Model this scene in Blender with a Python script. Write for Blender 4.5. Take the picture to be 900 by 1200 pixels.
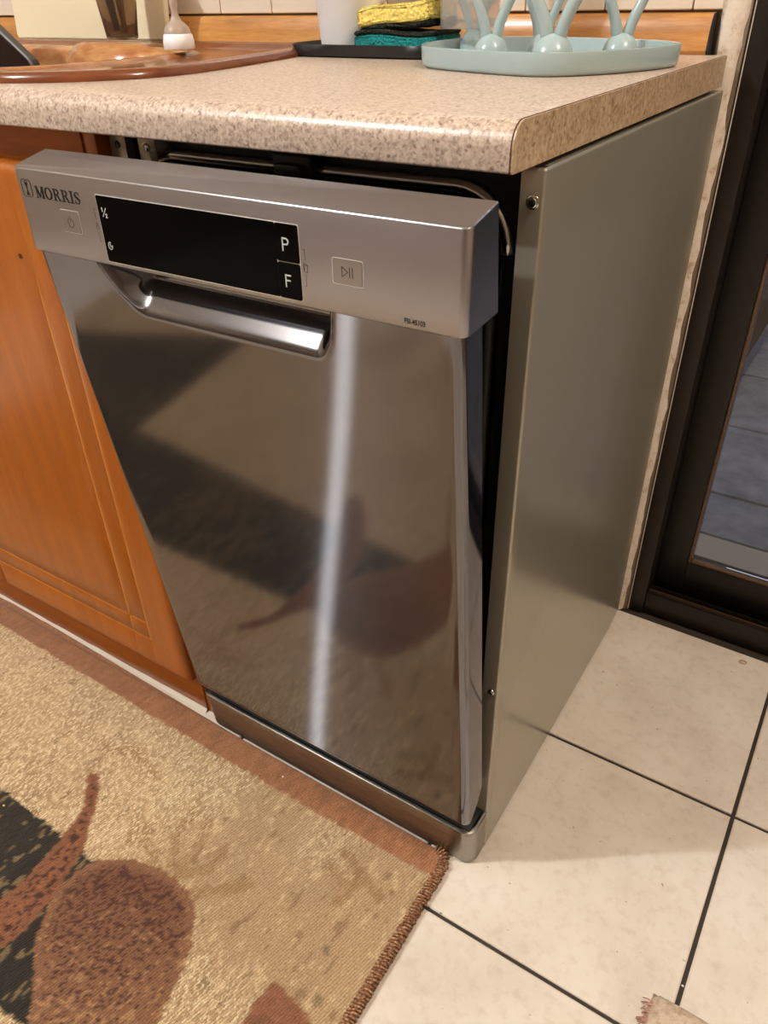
import bpy, bmesh, math, random
import numpy as np
from mathutils import Vector, Matrix
random.seed(7); rng = np.random.default_rng(11)
S = bpy.context.scene
for o in list(bpy.data.objects): bpy.data.objects.remove(o)
COL = S.collection

# ---------------------------------------------------------------- camera
CP = dict(loc=(.66368, -.54134, .92418), yaw=.5845, pitch=.59987, roll=-.02429, f=893.6)
cam = bpy.data.cameras.new('camera'); camo = bpy.data.objects.new('camera', cam); COL.objects.link(camo)
cy, sy, cp, sp = math.cos(CP['yaw']), math.sin(CP['yaw']), math.cos(CP['pitch']), math.sin(CP['pitch'])
fw = Vector((-sy*cp, cy*cp, -sp)); rt = Vector((cy, sy, 0)); up = rt.cross(fw)
cr, sr = math.cos(CP['roll']), math.sin(CP['roll'])
r2 = cr*rt + sr*up; u2 = -sr*rt + cr*up
camo.matrix_world = Matrix(((r2.x, u2.x, -fw.x, CP['loc'][0]), (r2.y, u2.y, -fw.y, CP['loc'][1]), (r2.z, u2.z, -fw.z, CP['loc'][2]), (0, 0, 0, 1)))
cam.sensor_fit = 'VERTICAL'; cam.sensor_height = 36; cam.lens = CP['f']*36/1200
cam.clip_start = .02; cam.clip_end = 60
S.camera = camo

# ---------------------------------------------------------------- world, lights, exposure
w = bpy.data.worlds.new('dusk'); S.world = w; w.use_nodes = True
bg = w.node_tree.nodes['Background']; bg.inputs[0].default_value = (.36, .42, .55, 1); bg.inputs[1].default_value = .75
def point(name, loc, col, power, r):
    l = bpy.data.lights.new(name, 'POINT'); l.color = col; l.energy = power; l.shadow_soft_size = r
    o = bpy.data.objects.new(name, l); COL.objects.link(o); o.location = loc; return o
point('ceiling_lamp_light', (-.92, -1.26, 2.26), (.95, .975, 1.0), 80, .035)
point('doorway_lamp_light', (1.35, -.15, 2.20), (1.0, .89, .78), 36, .12)
S.view_settings.view_transform = 'Standard'; S.view_settings.look = 'None'
S.view_settings.gamma = 1; S.view_settings.use_curve_mapping = False
S.view_settings.exposure = .55

# ---------------------------------------------------------------- material helpers
def srgb(r, g, b):
    f = lambda c: (c/255/12.92) if c/255 <= .04045 else ((c/255+.055)/1.055)**2.4
    return (f(r), f(g), f(b), 1)
class MT:
    def __init__(s, name, col=(128, 128, 128), rough=.5, metal=0, **kw):
        m = s.m = bpy.data.materials.new(name); m.use_nodes = True; s.t = m.node_tree; s.b = s.t.nodes['Principled BSDF']
        s.b.inputs['Base Color'].default_value = srgb(*col); s.b.inputs['Roughness'].default_value = rough; s.b.inputs['Metallic'].default_value = metal
        for k, v in kw.items(): s.b.inputs[k.replace('_', ' ')].default_value = v
        s.co = None
    def n(s, typ, **kw):
        x = s.t.nodes.new(typ)
        for k, v in kw.items():
            if hasattr(x, k): setattr(x, k, v)
            else: x.inputs[k].default_value = v
        return x
    def l(s, a, b): s.t.links.new(a, b)
    def coord(s, scale=(1, 1, 1), kind='Object'):
        tc = s.n('ShaderNodeTexCoord'); mp = s.n('ShaderNodeMapping'); mp.inputs['Scale'].default_value = scale
        s.l(tc.outputs[kind], mp.inputs[0]); return mp.outputs[0]
    def noise(s, co, scale, detail=3, rough=.5):
        x = s.n('ShaderNodeTexNoise'); x.inputs['Scale'].default_value = scale; x.inputs['Detail'].default_value = detail; x.inputs['Roughness'].default_value = rough
        s.l(co, x.inputs['Vector']); return x.outputs['Fac']
    def ramp(s, fac, stops):
        x = s.n('ShaderNodeValToRGB'); e = x.color_ramp.elements
        while len(e) < len(stops): e.new(.5)
        for i, (p_, c) in enumerate(stops): e[i].position = p_; e[i].color = srgb(*c) if len(c) == 3 else c
        s.l(fac, x.inputs[0]); return x.outputs[0]
    def mix(s, fac, a, b, mode='MIX'):
        x = s.n('ShaderNodeMix'); x.data_type = 'RGBA'; x.blend_type = mode
        for v, i in ((fac, 0), (a, 6), (b, 7)):
            if hasattr(v, 'links'): s.l(v, x.inputs[i])
            else: x.inputs[i].default_value = v if i == 0 or len(v) == 4 else srgb(*v)
        return x.outputs[2]
    def base(s, c): s.l(c, s.b.inputs['Base Color']); return s
    def rough(s, c): s.l(c, s.b.inputs['Roughness']); return s
    def bump(s, h, strength=.2, dist=.001):
        x = s.n('ShaderNodeBump'); x.inputs['Strength'].default_value = strength; x.inputs['Distance'].default_value = dist
        s.l(h, x.inputs['Height']); s.l(x.outputs[0], s.b.inputs['Normal']); return s
G = (1, 1, 1)
def grey(v): return (v, v, v, 1)

M = {}
# floor tile: cream glazed with faint mottling
a = MT('cream_floor_tile', (222, 204, 182), .42); c = a.coord(kind='Generated')
tc = a.n('ShaderNodeNewGeometry'); oi = a.n('ShaderNodeObjectInfo')
n1 = a.noise(tc.outputs['Position'], 7, 6, .62); n2 = a.noise(tc.outputs['Position'], 60, 5, .6)
k1 = a.ramp(n1, [(.36, (214, 202, 186)), (.52, (224, 213, 198)), (.66, (229, 219, 206))])
k2 = a.ramp(n2, [(.34, (206, 190, 172)), (.5, (255, 255, 255))])
n3 = a.noise(tc.outputs['Position'], 130, 2, .5); k3 = a.ramp(n3, [(.22, (120, 92, 70)), (.27, (255, 255, 255))])
a.base(a.mix(.8, a.mix(.22, k1, k2, 'MULTIPLY'), k3, 'MULTIPLY')); a.rough(a.ramp(n1, [(.3, grey(.36)), (.7, grey(.5))])); a.bump(n2, .25, .0006); M['tile'] = a.m
a = MT('dark_grout', (58, 48, 40), .85); a.bump(a.noise(a.coord(), 300), .5, .001); M['grout'] = a.m
a = MT('white_caulk', (222, 212, 196), .6); M['caulk'] = a.m
# brushed dark stainless
def steel(name, col, rough, aniso, rot=0, grain=.05, brush=0, brough=.36):
    a = MT(name, col, rough, 1.0); a.b.inputs['Anisotropic'].default_value = aniso; a.b.inputs['Anisotropic Rotation'].default_value = rot
    t = a.n('ShaderNodeTangent'); t.direction_type = 'UV_MAP'; t.uv_map = 'UVMap'; a.l(t.outputs[0], a.b.inputs['Tangent'])
    co = a.coord((6, 6, 900)); f = a.noise(co, 1.0, 3, .6)
    a.rough(a.ramp(f, [(.3, grey(rough-grain)), (.7, grey(rough+grain))]))
    if brush:
        # the brushing scatters light across its grain: a second, strongly anisotropic lobe
        g_ = a.n('ShaderNodeBsdfAnisotropic'); g_.inputs['Color'].default_value = srgb(*[min(255, q+40) for q in col]); g_.inputs['Roughness'].default_value = brough; g_.inputs['Anisotropy'].default_value = .95
        a.l(t.outputs[0], g_.inputs['Tangent']); mx = a.n('ShaderNodeMixShader'); mx.inputs[0].default_value = brush
        a.l(a.b.outputs[0], mx.inputs[1]); a.l(g_.outputs[0], mx.inputs[2]); a.l(mx.outputs[0], a.t.nodes['Material Output'].inputs['Surface'])
    return a.m
M['door_steel'] = steel('brushed_door_steel', (119, 117, 121), .09, .0, .25, .015, .075, .33)
M['panel_steel'] = steel('satin_panel_steel', (168, 165, 168), .32, .5, .25, .04)
M['button'] = MT('satin_button', (164, 158, 154), .36, .85).m
M['plinth_steel'] = steel('plinth_steel', (150, 144, 136), .30, .5, .25)
a = MT('silver_painted_side', (164, 158, 142), .24, .5); g = a.noise(a.coord(), 900, 2); a.bump(g, .04, .0003); M['side'] = a.m
M['chrome'] = MT('screw_chrome', (205, 205, 200), .2, 1).m
M['tubsteel'] = MT('tub_rim_steel', (176, 174, 172), .2, 1).m
M['black'] = MT('black_plastic', (14, 13, 13), .4).m
M['blackgloss'] = MT('black_display_glass', (7, 5, 5), .10, 0, IOR=1.13).m
M['rubber'] = MT('black_rubber', (10, 10, 10), .6).m
M['ink'] = MT('black_print', (16, 12, 12), .45).m
M['inkgrey'] = MT('grey_print', (62, 54, 52), .5).m
M['whiteprint'] = MT('white_print', (205, 212, 208), .5).m
M['groove'] = MT('chrome_edge_glint', (240, 238, 232), .3, .25).m  # whitish base paints in the bright glint of the chrome edges
# worktop laminate
def laminate(name, dark, mid, light, sc):
    a = MT(name, mid, .32); P = a.n('ShaderNodeNewGeometry').outputs['Position']
    v = a.n('ShaderNodeTexVoronoi'); v.inputs['Scale'].default_value = sc; a.l(P, v.inputs['Vector'])
    sp_ = a.n('ShaderNodeSeparateColor'); a.l(v.outputs['Color'], sp_.inputs[0])
    n1 = a.noise(P, sc*.55, 5, .7)
    c1 = a.ramp(sp_.outputs[0], [(0, light), (.35, mid), (.62, light), (.8, mid), (.93, dark)])
    c2 = a.ramp(n1, [(.34, dark), (.46, mid), (.6, light)])
    a.base(a.mix(.5, c1, c2)); a.bump(n1, .06, .0003); return a.m
M['lam'] = laminate('speckled_beige_laminate', (118, 96, 84), (180, 158, 140), (218, 201, 184), 460)
M['lamend'] = laminate('brown_speckled_edging', (122, 94, 66), (172, 144, 112), (204, 180, 150), 300)
M['seam'] = MT('brown_seam', (72, 34, 20), .6).m
# orange varnished wood
def wood(name, dark, mid, light, rough, axis='Z', coat=.3):
    a = MT(name, mid, rough); sc = {'Z': (9, 9, .9), 'X': (.9, 9, 9)}[axis]
    co = a.coord(sc); n1 = a.noise(co, 5, 5, .6); n2 = a.noise(a.coord(tuple(q*5 for q in sc)), 9, 3, .6)
    c1 = a.ramp(n1, [(.3, dark), (.5, mid), (.72, light)])
    a.base(a.mix(.25, c1, a.ramp(n2, [(.3, dark), (.6, light)]), 'MIX')); a.b.inputs['Coat Weight'].default_value = coat; a.b.inputs['Coat Roughness'].default_value = .12; return a.m
M['wood'] = wood('orange_varnished_wood', (152, 78, 2), (166, 88, 3), (178, 98, 6), .35)
M['woodx'] = wood('orange_varnished_rail', (136, 70, 3), (152, 80, 5), (166, 92, 10), .35, 'X')
M['groovewood'] = wood('pale_groove_wood', (196, 122, 36), (212, 138, 46), (222, 150, 58), .4)
M['strip'] = wood('honey_wood_strip', (150, 96, 44), (190, 130, 66), (214, 158, 90), .35, 'X')
a = MT('cream_wall_tile', (222, 208, 190), .25); M['walltile'] = a.m
a = MT('cream_plaster', (214, 200, 182), .7); n = a.noise(a.coord(), 60, 5, .7); a.base(a.ramp(n, [(.3, (178, 150, 122)), (.45, (216, 202, 184)), (.7, (226, 216, 204))])); a.bump(n, .6, .002); M['plaster'] = a.m
M['wall'] = MT('warm_painted_wall', (150, 134, 114), .8).m
M['walldark'] = MT('brown_painted_wall', (122, 100, 82), .7).m
M['wallgrout'] = MT('wall_grout', (120, 104, 88), .9).m
M['ceil'] = MT('ceiling_paint', (214, 206, 194), .85).m
a = MT('brown_anodised_frame', (36, 29, 24), .36, .35); n = a.noise(a.coord(), 240, 2); a.rough(a.ramp(n, [(.3, grey(.32)), (.7, grey(.46))])); M['frame'] = a.m
M['framedark'] = MT('dark_stile', (23, 18, 15), .42, .2).m
M['bead'] = MT('bronze_bead', (108, 84, 66), .35, .5).m
M['glass'] = MT('clear_glass', (255, 255, 255), .0, 0, Transmission_Weight=1.0, IOR=1.45).m
a = MT('grey_paver', (120, 122, 128), .75); P = a.n('ShaderNodeNewGeometry').outputs['Position']; n = a.noise(P, 9, 5, .65); a.base(a.ramp(n, [(.35, (94, 98, 106)), (.55, (130, 133, 140)), (.7, (150, 152, 158))])); a.bump(n, .3, .002); M['paver'] = a.m
M['sill'] = MT('beige_sill_stone', (168, 156, 138), .6).m
M['extdark'] = MT('dark_outside_wall', (34, 30, 28), .8).m
# sink enamel
a = MT('brown_sink_enamel', (120, 66, 36), .16); at = a.n('ShaderNodeAttribute'); at.attribute_name = 'tan_mix'
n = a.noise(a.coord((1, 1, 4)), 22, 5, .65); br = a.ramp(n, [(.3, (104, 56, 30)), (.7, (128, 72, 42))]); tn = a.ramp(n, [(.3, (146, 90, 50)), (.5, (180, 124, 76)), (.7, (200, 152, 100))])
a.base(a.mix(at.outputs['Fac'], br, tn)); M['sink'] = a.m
M['cream'] = MT('cream_board_plastic', (226, 212, 180), .45).m
M['whiteplastic'] = MT('white_plastic', (240, 238, 238), .35).m
M['silicone'] = MT('milky_silicone', (214, 200, 186), .3, 0, Transmission_Weight=.55, IOR=1.35).m
M['mint'] = MT('pale_mint_plastic', (162, 182, 184), .22, Subsurface_Weight=.05).m
M['clearplastic'] = MT('clear_plastic', (240, 238, 236), .12, 0, Transmission_Weight=.86, IOR=1.2).m
M['smoky'] = MT('smoky_clear_plastic', (190, 172, 150), .07, 0, Transmission_Weight=.92, IOR=1.25).m
def sponge(name, d, m_, l_, sc):
    a = MT(name, m_, .9); v = a.n('ShaderNodeTexVoronoi'); v.inputs['Scale'].default_value = sc; a.l(a.coord(), v.inputs['Vector'])
    n = a.noise(a.coord(), sc*1.5, 4, .7); a.base(a.mix(.5, a.ramp(v.outputs['Distance'], [(.0, d), (.3, m_), (.7, l_)]), a.ramp(n, [(.35, d), (.55, l_)]))); a.bump(v.outputs['Distance'], 1, .002); return a.m
M['spyellow'] = sponge('yellow_sponge', (206, 172, 62), (236, 210, 100), (248, 228, 130), 230)
M['spteal'] = sponge('teal_scourer', (0, 70, 72), (0, 118, 120), (20, 150, 148), 400)
M['spblack'] = sponge('dark_scourer', (14, 16, 14), (34, 40, 34), (58, 64, 52), 400)
M['blackmetal'] = MT('black_tray_metal', (18, 18, 20), .35).m
M['greyedge'] = MT('grey_tray_edge', (96, 98, 102), .35).m
a = MT('beige_plush_cloth', (206, 182, 158), .95); n = a.noise(a.coord(), 90, 5, .7); a.base(a.ramp(n, [(.35, (178, 150, 126)), (.55, (210, 188, 166))])); a.bump(n, 1, .004); M['plush'] = a.m
M['pinkfray'] = MT('pink_frayed_thread', (186, 140, 122), .95).m
M['lampwhite'] = MT('lamp_housing', (220, 216, 208), .5).m

# ---------------------------------------------------------------- geometry helpers
ORG = {}
def origin_of(o):
    while o is not None and o.name not in ORG: o = o.parent
    return ORG[o.name] if o else Vector((0, 0, 0))
def tag(o, label=None, cat=None, group=None, kind=None):
    for k, v in (('label', label), ('category', cat), ('group', group), ('kind', kind)):
        if v: o[k] = v
    return o
def empty(name, loc, label, cat, group=None, kind=None):
    o = bpy.data.objects.new(name, None); COL.objects.link(o); o.location = loc; o.empty_display_size = .02
    ORG[o.name] = Vector(loc); return tag(o, label, cat, group, kind)
def link(name, me, mat, parent=None, org=None, smooth=False, uv=None):
    if mat: me.materials.append(mat if not isinstance(mat, str) else M[mat])
    if uv is not None or (me.materials and me.materials[0].name.find('steel') >= 0):
        u = me.uv_layers.new(name='UVMap'); nl = len(me.loops); li = np.zeros(nl, int); me.loops.foreach_get('vertex_index', li)
        co = np.zeros(len(me.vertices)*3); me.vertices.foreach_get('co', co); co = co.reshape(-1, 3)[li]
        uvv = np.stack([co[:, 0]+co[:, 1]*1.0001, co[:, 2]], 1).ravel(); u.data.foreach_set('uv', uvv)
    off = origin_of(parent) if parent else Vector(org or (0, 0, 0))
    me.transform(Matrix.Translation(-off))
    if smooth: me.polygons.foreach_set('use_smooth', [True]*len(me.polygons))
    o = bpy.data.objects.new(name, me); COL.objects.link(o)
    if parent: o.parent = parent
    else: o.location = off; ORG[o.name] = off
    return o
def bm_link(name, bm, mat, parent=None, org=None, smooth=False, angle=None):
    me = bpy.data.meshes.new(name); bmesh.ops.recalc_face_normals(bm, faces=bm.faces[:]); bm.to_mesh(me); bm.free()
    o = link(name, me, mat, parent, org, smooth or angle is not None)
    if angle is not None:
        try: me.set_sharp_from_angle(angle=math.radians(angle))
        except Exception: pass
    return o
def box(bm, a, b, bev=0, seg=2, mtx=None):
    a = Vector(a); b = Vector(b); r = bmesh.ops.create_cube(bm, size=1)
    for v in r['verts']: v.co = Vector(((a.x+b.x)/2+v.co.x*(b.x-a.x), (a.y+b.y)/2+v.co.y*(b.y-a.y), (a.z+b.z)/2+v.co.z*(b.z-a.z)))
    vs = r['verts']
    if bev:
        es = list({e for v in vs for e in v.link_edges})
        q = bmesh.ops.bevel(bm, geom=es, offset=bev, segments=seg, profile=.5, affect='EDGES')
        vs = list({v for f in q['faces'] for v in f.verts} | {v for v in vs if v.is_valid})
    if mtx is not None: bmesh.ops.transform(bm, matrix=mtx, verts=vs)
    return vs
def boxo(name, a, b, mat, parent=None, bev=.001, org=None, **kw):
    bm = bmesh.new(); box(bm, a, b, bev); return bm_link(name, bm, mat, parent, org, angle=40, **kw)
def tube(bm, pts, rad, n=12, cap=True, closed=False):
    pts = [Vector(p_) for p_ in pts]; N = len(pts); rad = rad if hasattr(rad, '__len__') else [rad]*N
    rings = []; prev = None
    for i, p_ in enumerate(pts):
        if closed: t = pts[(i+1) % N]-pts[i-1]
        else: t = pts[min(i+1, N-1)]-pts[max(i-1, 0)]
        t.normalize()
        if prev is None:
            a_ = Vector((0, 0, 1)) if abs(t.z) < .9 else Vector((1, 0, 0)); x = t.cross(a_).normalized()
        else: x = (prev-t*prev.dot(t)).normalized()
        prev = x; y = t.cross(x)
        rings.append([bm.verts.new(p_+(x*math.cos(2*math.pi*k/n)+y*math.sin(2*math.pi*k/n))*rad[i]) for k in range(n)])
    R_ = range(N if closed else N-1)
    for i in R_:
        A, B = rings[i], rings[(i+1) % N]
        for k in range(n): bm.faces.new((A[k], A[(k+1) % n], B[(k+1) % n], B[k]))
    if cap and not closed:
        bm.faces.new(rings[0][::-1]); bm.faces.new(rings[-1])
def lathe(bm, prof, cx, cy_, n=40, closed=False, mtx=None):
    rings = []
    for r, z in prof: rings.append([bm.verts.new((cx+r*math.cos(2*math.pi*k/n), cy_+r*math.sin(2*math.pi*k/n), z)) for k in range(n)])
    for i in range(len(rings)-1):
        for k in range(n): bm.faces.new((rings[i][k], rings[i][(k+1) % n], rings[i+1][(k+1) % n], rings[i+1][k]))
    if not closed:
        bm.faces.new(rings[0][::-1]); bm.faces.new(rings[-1])
    if mtx is not None: bmesh.ops.transform(bm, matrix=mtx, verts=[v for r in rings for v in r])
def grid(bm, X, Y, Z):
    vs = [[bm.verts.new((X[i][j], Y[i][j], Z[i][j])) for j in range(len(X[0]))] for i in range(len(X))]
    for i in range(len(vs)-1):
        for j in range(len(vs[0])-1): bm.faces.new((vs[i][j], vs[i][j+1], vs[i+1][j+1], vs[i+1][j]))
    return vs
def prism(bm, pts, fa, fb):      # pts 2D, fa/fb map (u,v)->3D for the two caps
    A = [bm.verts.new(fa(*q)) for q in pts]; B = [bm.verts.new(fb(*q)) for q in pts]
    bm.faces.new(A[::-1]); bm.faces.new(B); n = len(pts)
    for i in range(n): bm.faces.new((A[i], A[(i+1) % n], B[(i+1) % n], B[i]))
def rrect(x0, y0, x1, y1, r, n=6):
    out = []
    for cx, cy_, a0 in ((x1-r, y1-r, 0), (x0+r, y1-r, 90), (x0+r, y0+r, 180), (x1-r, y0+r, 270)):
        for k in range(n+1):
            t = math.radians(a0+90*k/n); out.append((cx+r*math.cos(t), cy_+r*math.sin(t)))
    return out
def chaikin(P, it=3):
    for _ in range(it):
        Q = []
        for i in range(len(P)):
            a_, b_ = P[i], P[(i+1) % len(P)]
            Q += [(a_[0]*.75+b_[0]*.25, a_[1]*.75+b_[1]*.25), (a_[0]*.25+b_[0]*.75, a_[1]*.25+b_[1]*.75)]
        P = Q
    return P
def smooth(t): t = np.clip(t, 0, 1); return t*t*(3-2*t)
def vnoise(x, y, seed=0):        # smooth value noise on arrays
    xi = np.floor(x).astype(int); yi = np.floor(y).astype(int); fx = x-xi; fy = y-yi
    def h(a_, b_):
        q = np.sin(a_*127.1+b_*311.7+seed*74.7)*43758.5453; return q-np.floor(q)
    fx = fx*fx*(3-2*fx); fy = fy*fy*(3-2*fy)
    return (h(xi, yi)*(1-fx)+h(xi+1, yi)*fx)*(1-fy)+(h(xi, yi+1)*(1-fx)+h(xi+1, yi+1)*fx)*fy
def sdf_poly(x, y, P):           # signed distance (+ inside) and nearest point
    P = np.array(P); best = np.full(x.shape, 1e9); nx = np.zeros(x.shape); ny = np.zeros(x.shape); ins = np.zeros(x.shape, bool)
    for i in range(len(P)):
        a_, b_ = P[i], P[(i+1) % len(P)]; e = b_-a_; L = max(e@e, 1e-12)
        t = np.clip(((x-a_[0])*e[0]+(y-a_[1])*e[1])/L, 0, 1); qx = a_[0]+t*e[0]; qy = a_[1]+t*e[1]
        d = np.hypot(x-qx, y-qy); m = d < best; best = np.where(m, d, best); nx = np.where(m, qx, nx); ny = np.where(m, qy, ny)
        if a_[1] != b_[1]:
            c_ = ((a_[1] > y) != (b_[1] > y)) & (x < (b_[0]-a_[0])*(y-a_[1])/(b_[1]-a_[1])+a_[0]); ins ^= c_
    return np.where(ins, best, -best), nx, ny
def bool_cut(o, cutter_bm):
    me = bpy.data.meshes.new('cut'); cutter_bm.to_mesh(me); cutter_bm.free(); c_ = bpy.data.objects.new('cut', me); COL.objects.link(c_)
    md = o.modifiers.new('b', 'BOOLEAN'); md.operation = 'DIFFERENCE'; md.object = c_; md.solver = 'EXACT'
    bpy.context.view_layer.update(); ev = o.evaluated_get(bpy.context.evaluated_depsgraph_get())
    nm = bpy.data.meshes.new_from_object(ev); o.modifiers.clear(); old = o.data; o.data = nm; bpy.data.objects.remove(c_); bpy.data.meshes.remove(old)
def text_mesh(name, s_, size, fn, mat, parent, bold=0.0, depth=.0002, align='LEFT'):
    cu = bpy.data.curves.new(name, 'FONT'); cu.body = s_; cu.size = size; cu.offset = bold; cu.extrude = depth; cu.align_x = align; cu.resolution_u = 3
    to = bpy.data.objects.new(name+'_tmp', cu); COL.objects.link(to); bpy.context.view_layer.update()
    m0 = bpy.data.meshes.new_from_object(to.evaluated_get(bpy.context.evaluated_depsgraph_get())); bpy.data.objects.remove(to); me = bpy.data.meshes.new(name); me.from_pydata([v.co[:] for v in m0.vertices], [], [list(q.vertices) for q in m0.polygons])
    for v in me.vertices: v.co = fn(v.co.x, v.co.y, v.co.z)
    me.update(); return link(name, me, mat, parent)

# ================================================================ SETTING
ZC = .8546                       # worktop top
# ---- floor
fl = boxo('floor', (-2.0, -2.6, -.06), (1.75, .70, -.0035), 'grout', bev=0); tag(fl, kind='structure')
TS = .3255; X0 = .7106; Y0 = .2193; gp = .0026
def tile_mesh(x0, y0, x1, y1):
    bm = bmesh.new(); e = .0016
    P = [(x0+gp, y0+gp), (x1-gp, y0+gp), (x1-gp, y1-gp), (x0+gp, y1-gp)]
    Q = [(x0+gp+e, y0+gp+e), (x1-gp-e, y0+gp+e), (x1-gp-e, y1-gp-e), (x0+gp+e, y1-gp-e)]
    A = [bm.verts.new((*q, -.0045)) for q in P]; B = [bm.verts.new((*q, -.0012)) for q in P]; C_ = [bm.verts.new((*q, 0)) for q in Q]
    for i in range(4):
        j = (i+1) % 4; bm.faces.new((A[i], A[j], B[j], B[i])); bm.faces.new((B[i], B[j], C_[j], C_[i]))
    bm.faces.new(C_); return bm
for i in range(-9, 4):
    for j in range(-9, 2):
        x0 = X0+i*TS; y0 = Y0+j*TS; x1 = min(x0+TS, 1.75); y1 = min(y0+TS, .562)
        if x0 > 1.7 or x1 < -2.0 or y1 < -2.6 or y1-y0 < .02: continue
        if y0+TS > .9: continue
        x0 = max(x0, -2.0); y0 = max(y0, -2.6)
        o = bm_link('floor_tile', tile_mesh(x0, y0, x1, y1), 'tile', fl); o.rotation_euler = (random.uniform(-1, 1)*.0006, random.uniform(-1, 1)*.0006, 0) if False else (0, 0, 0)
        o.location.z += random.uniform(-.0004, .0003)
# ---- walls and ceiling
HT = 2.45
for nm, a_, b_ in (('wall_left', (-2.06, -2.6, 0), (-2.0, .62, HT)), ('wall_right', (1.75, -2.6, 0), (1.81, .70, HT)), ('wall_front', (-2.06, -2.66, 0), (1.81, -2.6, HT)), ('ceiling', (-2.06, -2.66, HT), (1.81, .70, HT+.06))):
    tag(boxo(nm, a_, b_, 'ceil' if nm == 'ceiling' else 'walldark' if nm == 'wall_front' else 'wall', bev=0), kind='structure')
wb = boxo('wall_back', (-2.0, .5485, 0), (.4562, .64, HT), 'wallgrout', bev=0); tag(wb, kind='structure')
tag(boxo('wall_lintel', (.43, .5485, 2.1), (1.75, .64, HT), 'wall', bev=0), kind='structure')
TW = .105; k0 = -.238
proto = {}
for r in range(2):
    z0 = .8975+r*.30; z1 = z0+.30
    for i in range(-13, 7):
        x0 = k0+i*TW; x1 = min(x0+TW, .428)
        if x1-x0 < .02: continue
        bm = bmesh.new(); box(bm, (x0+.0009, .5425, z0+.0009), (x1-.0009, .549, z1-.0009), .0012, 1); bm_link('wall_tile', bm, 'walltile', wb, angle=30)
# plaster corner strip beside the door frame, ragged edge
bm = bmesh.new(); zs = np.linspace(0, HT, 160); rows = []
for z in zs:
    j = (vnoise(np.array([z*30]), np.array([0.]), 3)[0]-.5)*.004 + (vnoise(np.array([z*110]), np.array([3.]), 4)[0]-.5)*.0022; b0 = (vnoise(np.array([z*14]), np.array([8.]), 5)[0]-.5)*.002
    wd = .4545 if z > .83 else .4535; rows.append([(.4265, .5495, z), (.4265, .541+b0, z), (.4315, .5375+b0, z), (.440, .5405+b0*.5, z), (wd-.004+j, .543, z), (wd+j, .549, z), (wd+j, .558, z)])
grid(bm, [[q[0] for q in r] for r in rows], [[q[1] for q in r] for r in rows], [[q[2] for q in r] for r in rows]); tag(bm_link('trim_2', bm, 'plaster', smooth=True), kind='structure')
# honey wood strip on the worktop back
bm = bmesh.new(); prof = [(.5485, ZC), (.527, ZC), (.5245, ZC+.004), (.5265, ZC+.022), (.530, ZC+.036), (.5335, ZC+.0405), (.5485, ZC+.0415)]
for xa, xb in ((-2.0, -.93), (-.929, -.405), (-.404, .4195)): prism(bm, prof, lambda y, z: (xa, y, z), lambda y, z: (xb, y, z))
t1 = tag(bm_link('trim_1', bm, 'strip', angle=30), kind='structure')
bm = bmesh.new(); prism(bm, [(q[0]+(.0005 if q[0] < .54 else 0), q[1]) for q in prof], lambda y, z: (.4195, y, z), lambda y, z: (.4208+(.0012 if z < .87 else 0), y, z)); bm_link('charred_end', bm, 'extdark', t1)
# ---- sliding glass door
d1 = empty('door_1', (.456, .558, 0), None, None, kind='structure')
XR = 1.70
def fr(name, a_, b_, mat='frame', bev=.0012): return boxo(name, a_, b_, mat, d1, bev)
fr('jamb', (.4565, .5545, 0), (.4835, .63, 2.1)); fr('jamb', (XR, .5545, 0), (XR+.04, .63, 2.1)); fr('head', (.4845, .5545, 2.06), (XR, .63, 2.1))
fr('sealant_line', (.4582, .5522, .0), (.4592, .5545, 2.08), 'caulk', 0)
fr('threshold_front', (.4842, .5585, 0), (XR, .5635, .0445), bev=.0008); fr('threshold_base', (.4842, .5635, 0), (XR, .66, .024), 'framedark')
for y in (.576, .588, .634): fr('track_rail', (.4842, y, .024), (XR, y+.0022, .0405), 'bead' if y == .576 else 'frame', .0006)
fr('leak_filler', (.4840, .612, .0241), (1.12, .6185, .0459), 'rubber', 0)  # added filler that stops outside light leaking under the rail
fr('stile', (.4838, .5985, .046), (.531, .6235, 2.05), 'framedark', .0015); fr('stile', (1.12, .5985, .046), (1.17, .6235, 2.05), 'framedark', .0015)
fr('bottom_rail', (.5312, .600, .046), (1.12, .6225, .1035), 'framedark', .0015); fr('top_rail', (.5312, .600, 1.98), (1.12, .6225, 2.05), 'framedark', .0015)
fr('glazing_bead', (.5312, .600, .1037), (.5362, .6222, 1.98), 'bead', .0012); fr('glazing_bead', (.5364, .600, .1037), (1.12, .6222, .1092), 'bead', .0012)
fr('glass_pane', (.5364, .609, .1094), (1.118, .613, 1.978), 'glass', 0)
fr('outer_stile', (1.13, .628, .046), (1.17, .650, 2.05), 'framedark'); fr('outer_glass', (1.172, .636, .05), (XR-.002, .640, 2.05), 'glass', 0)
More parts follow.
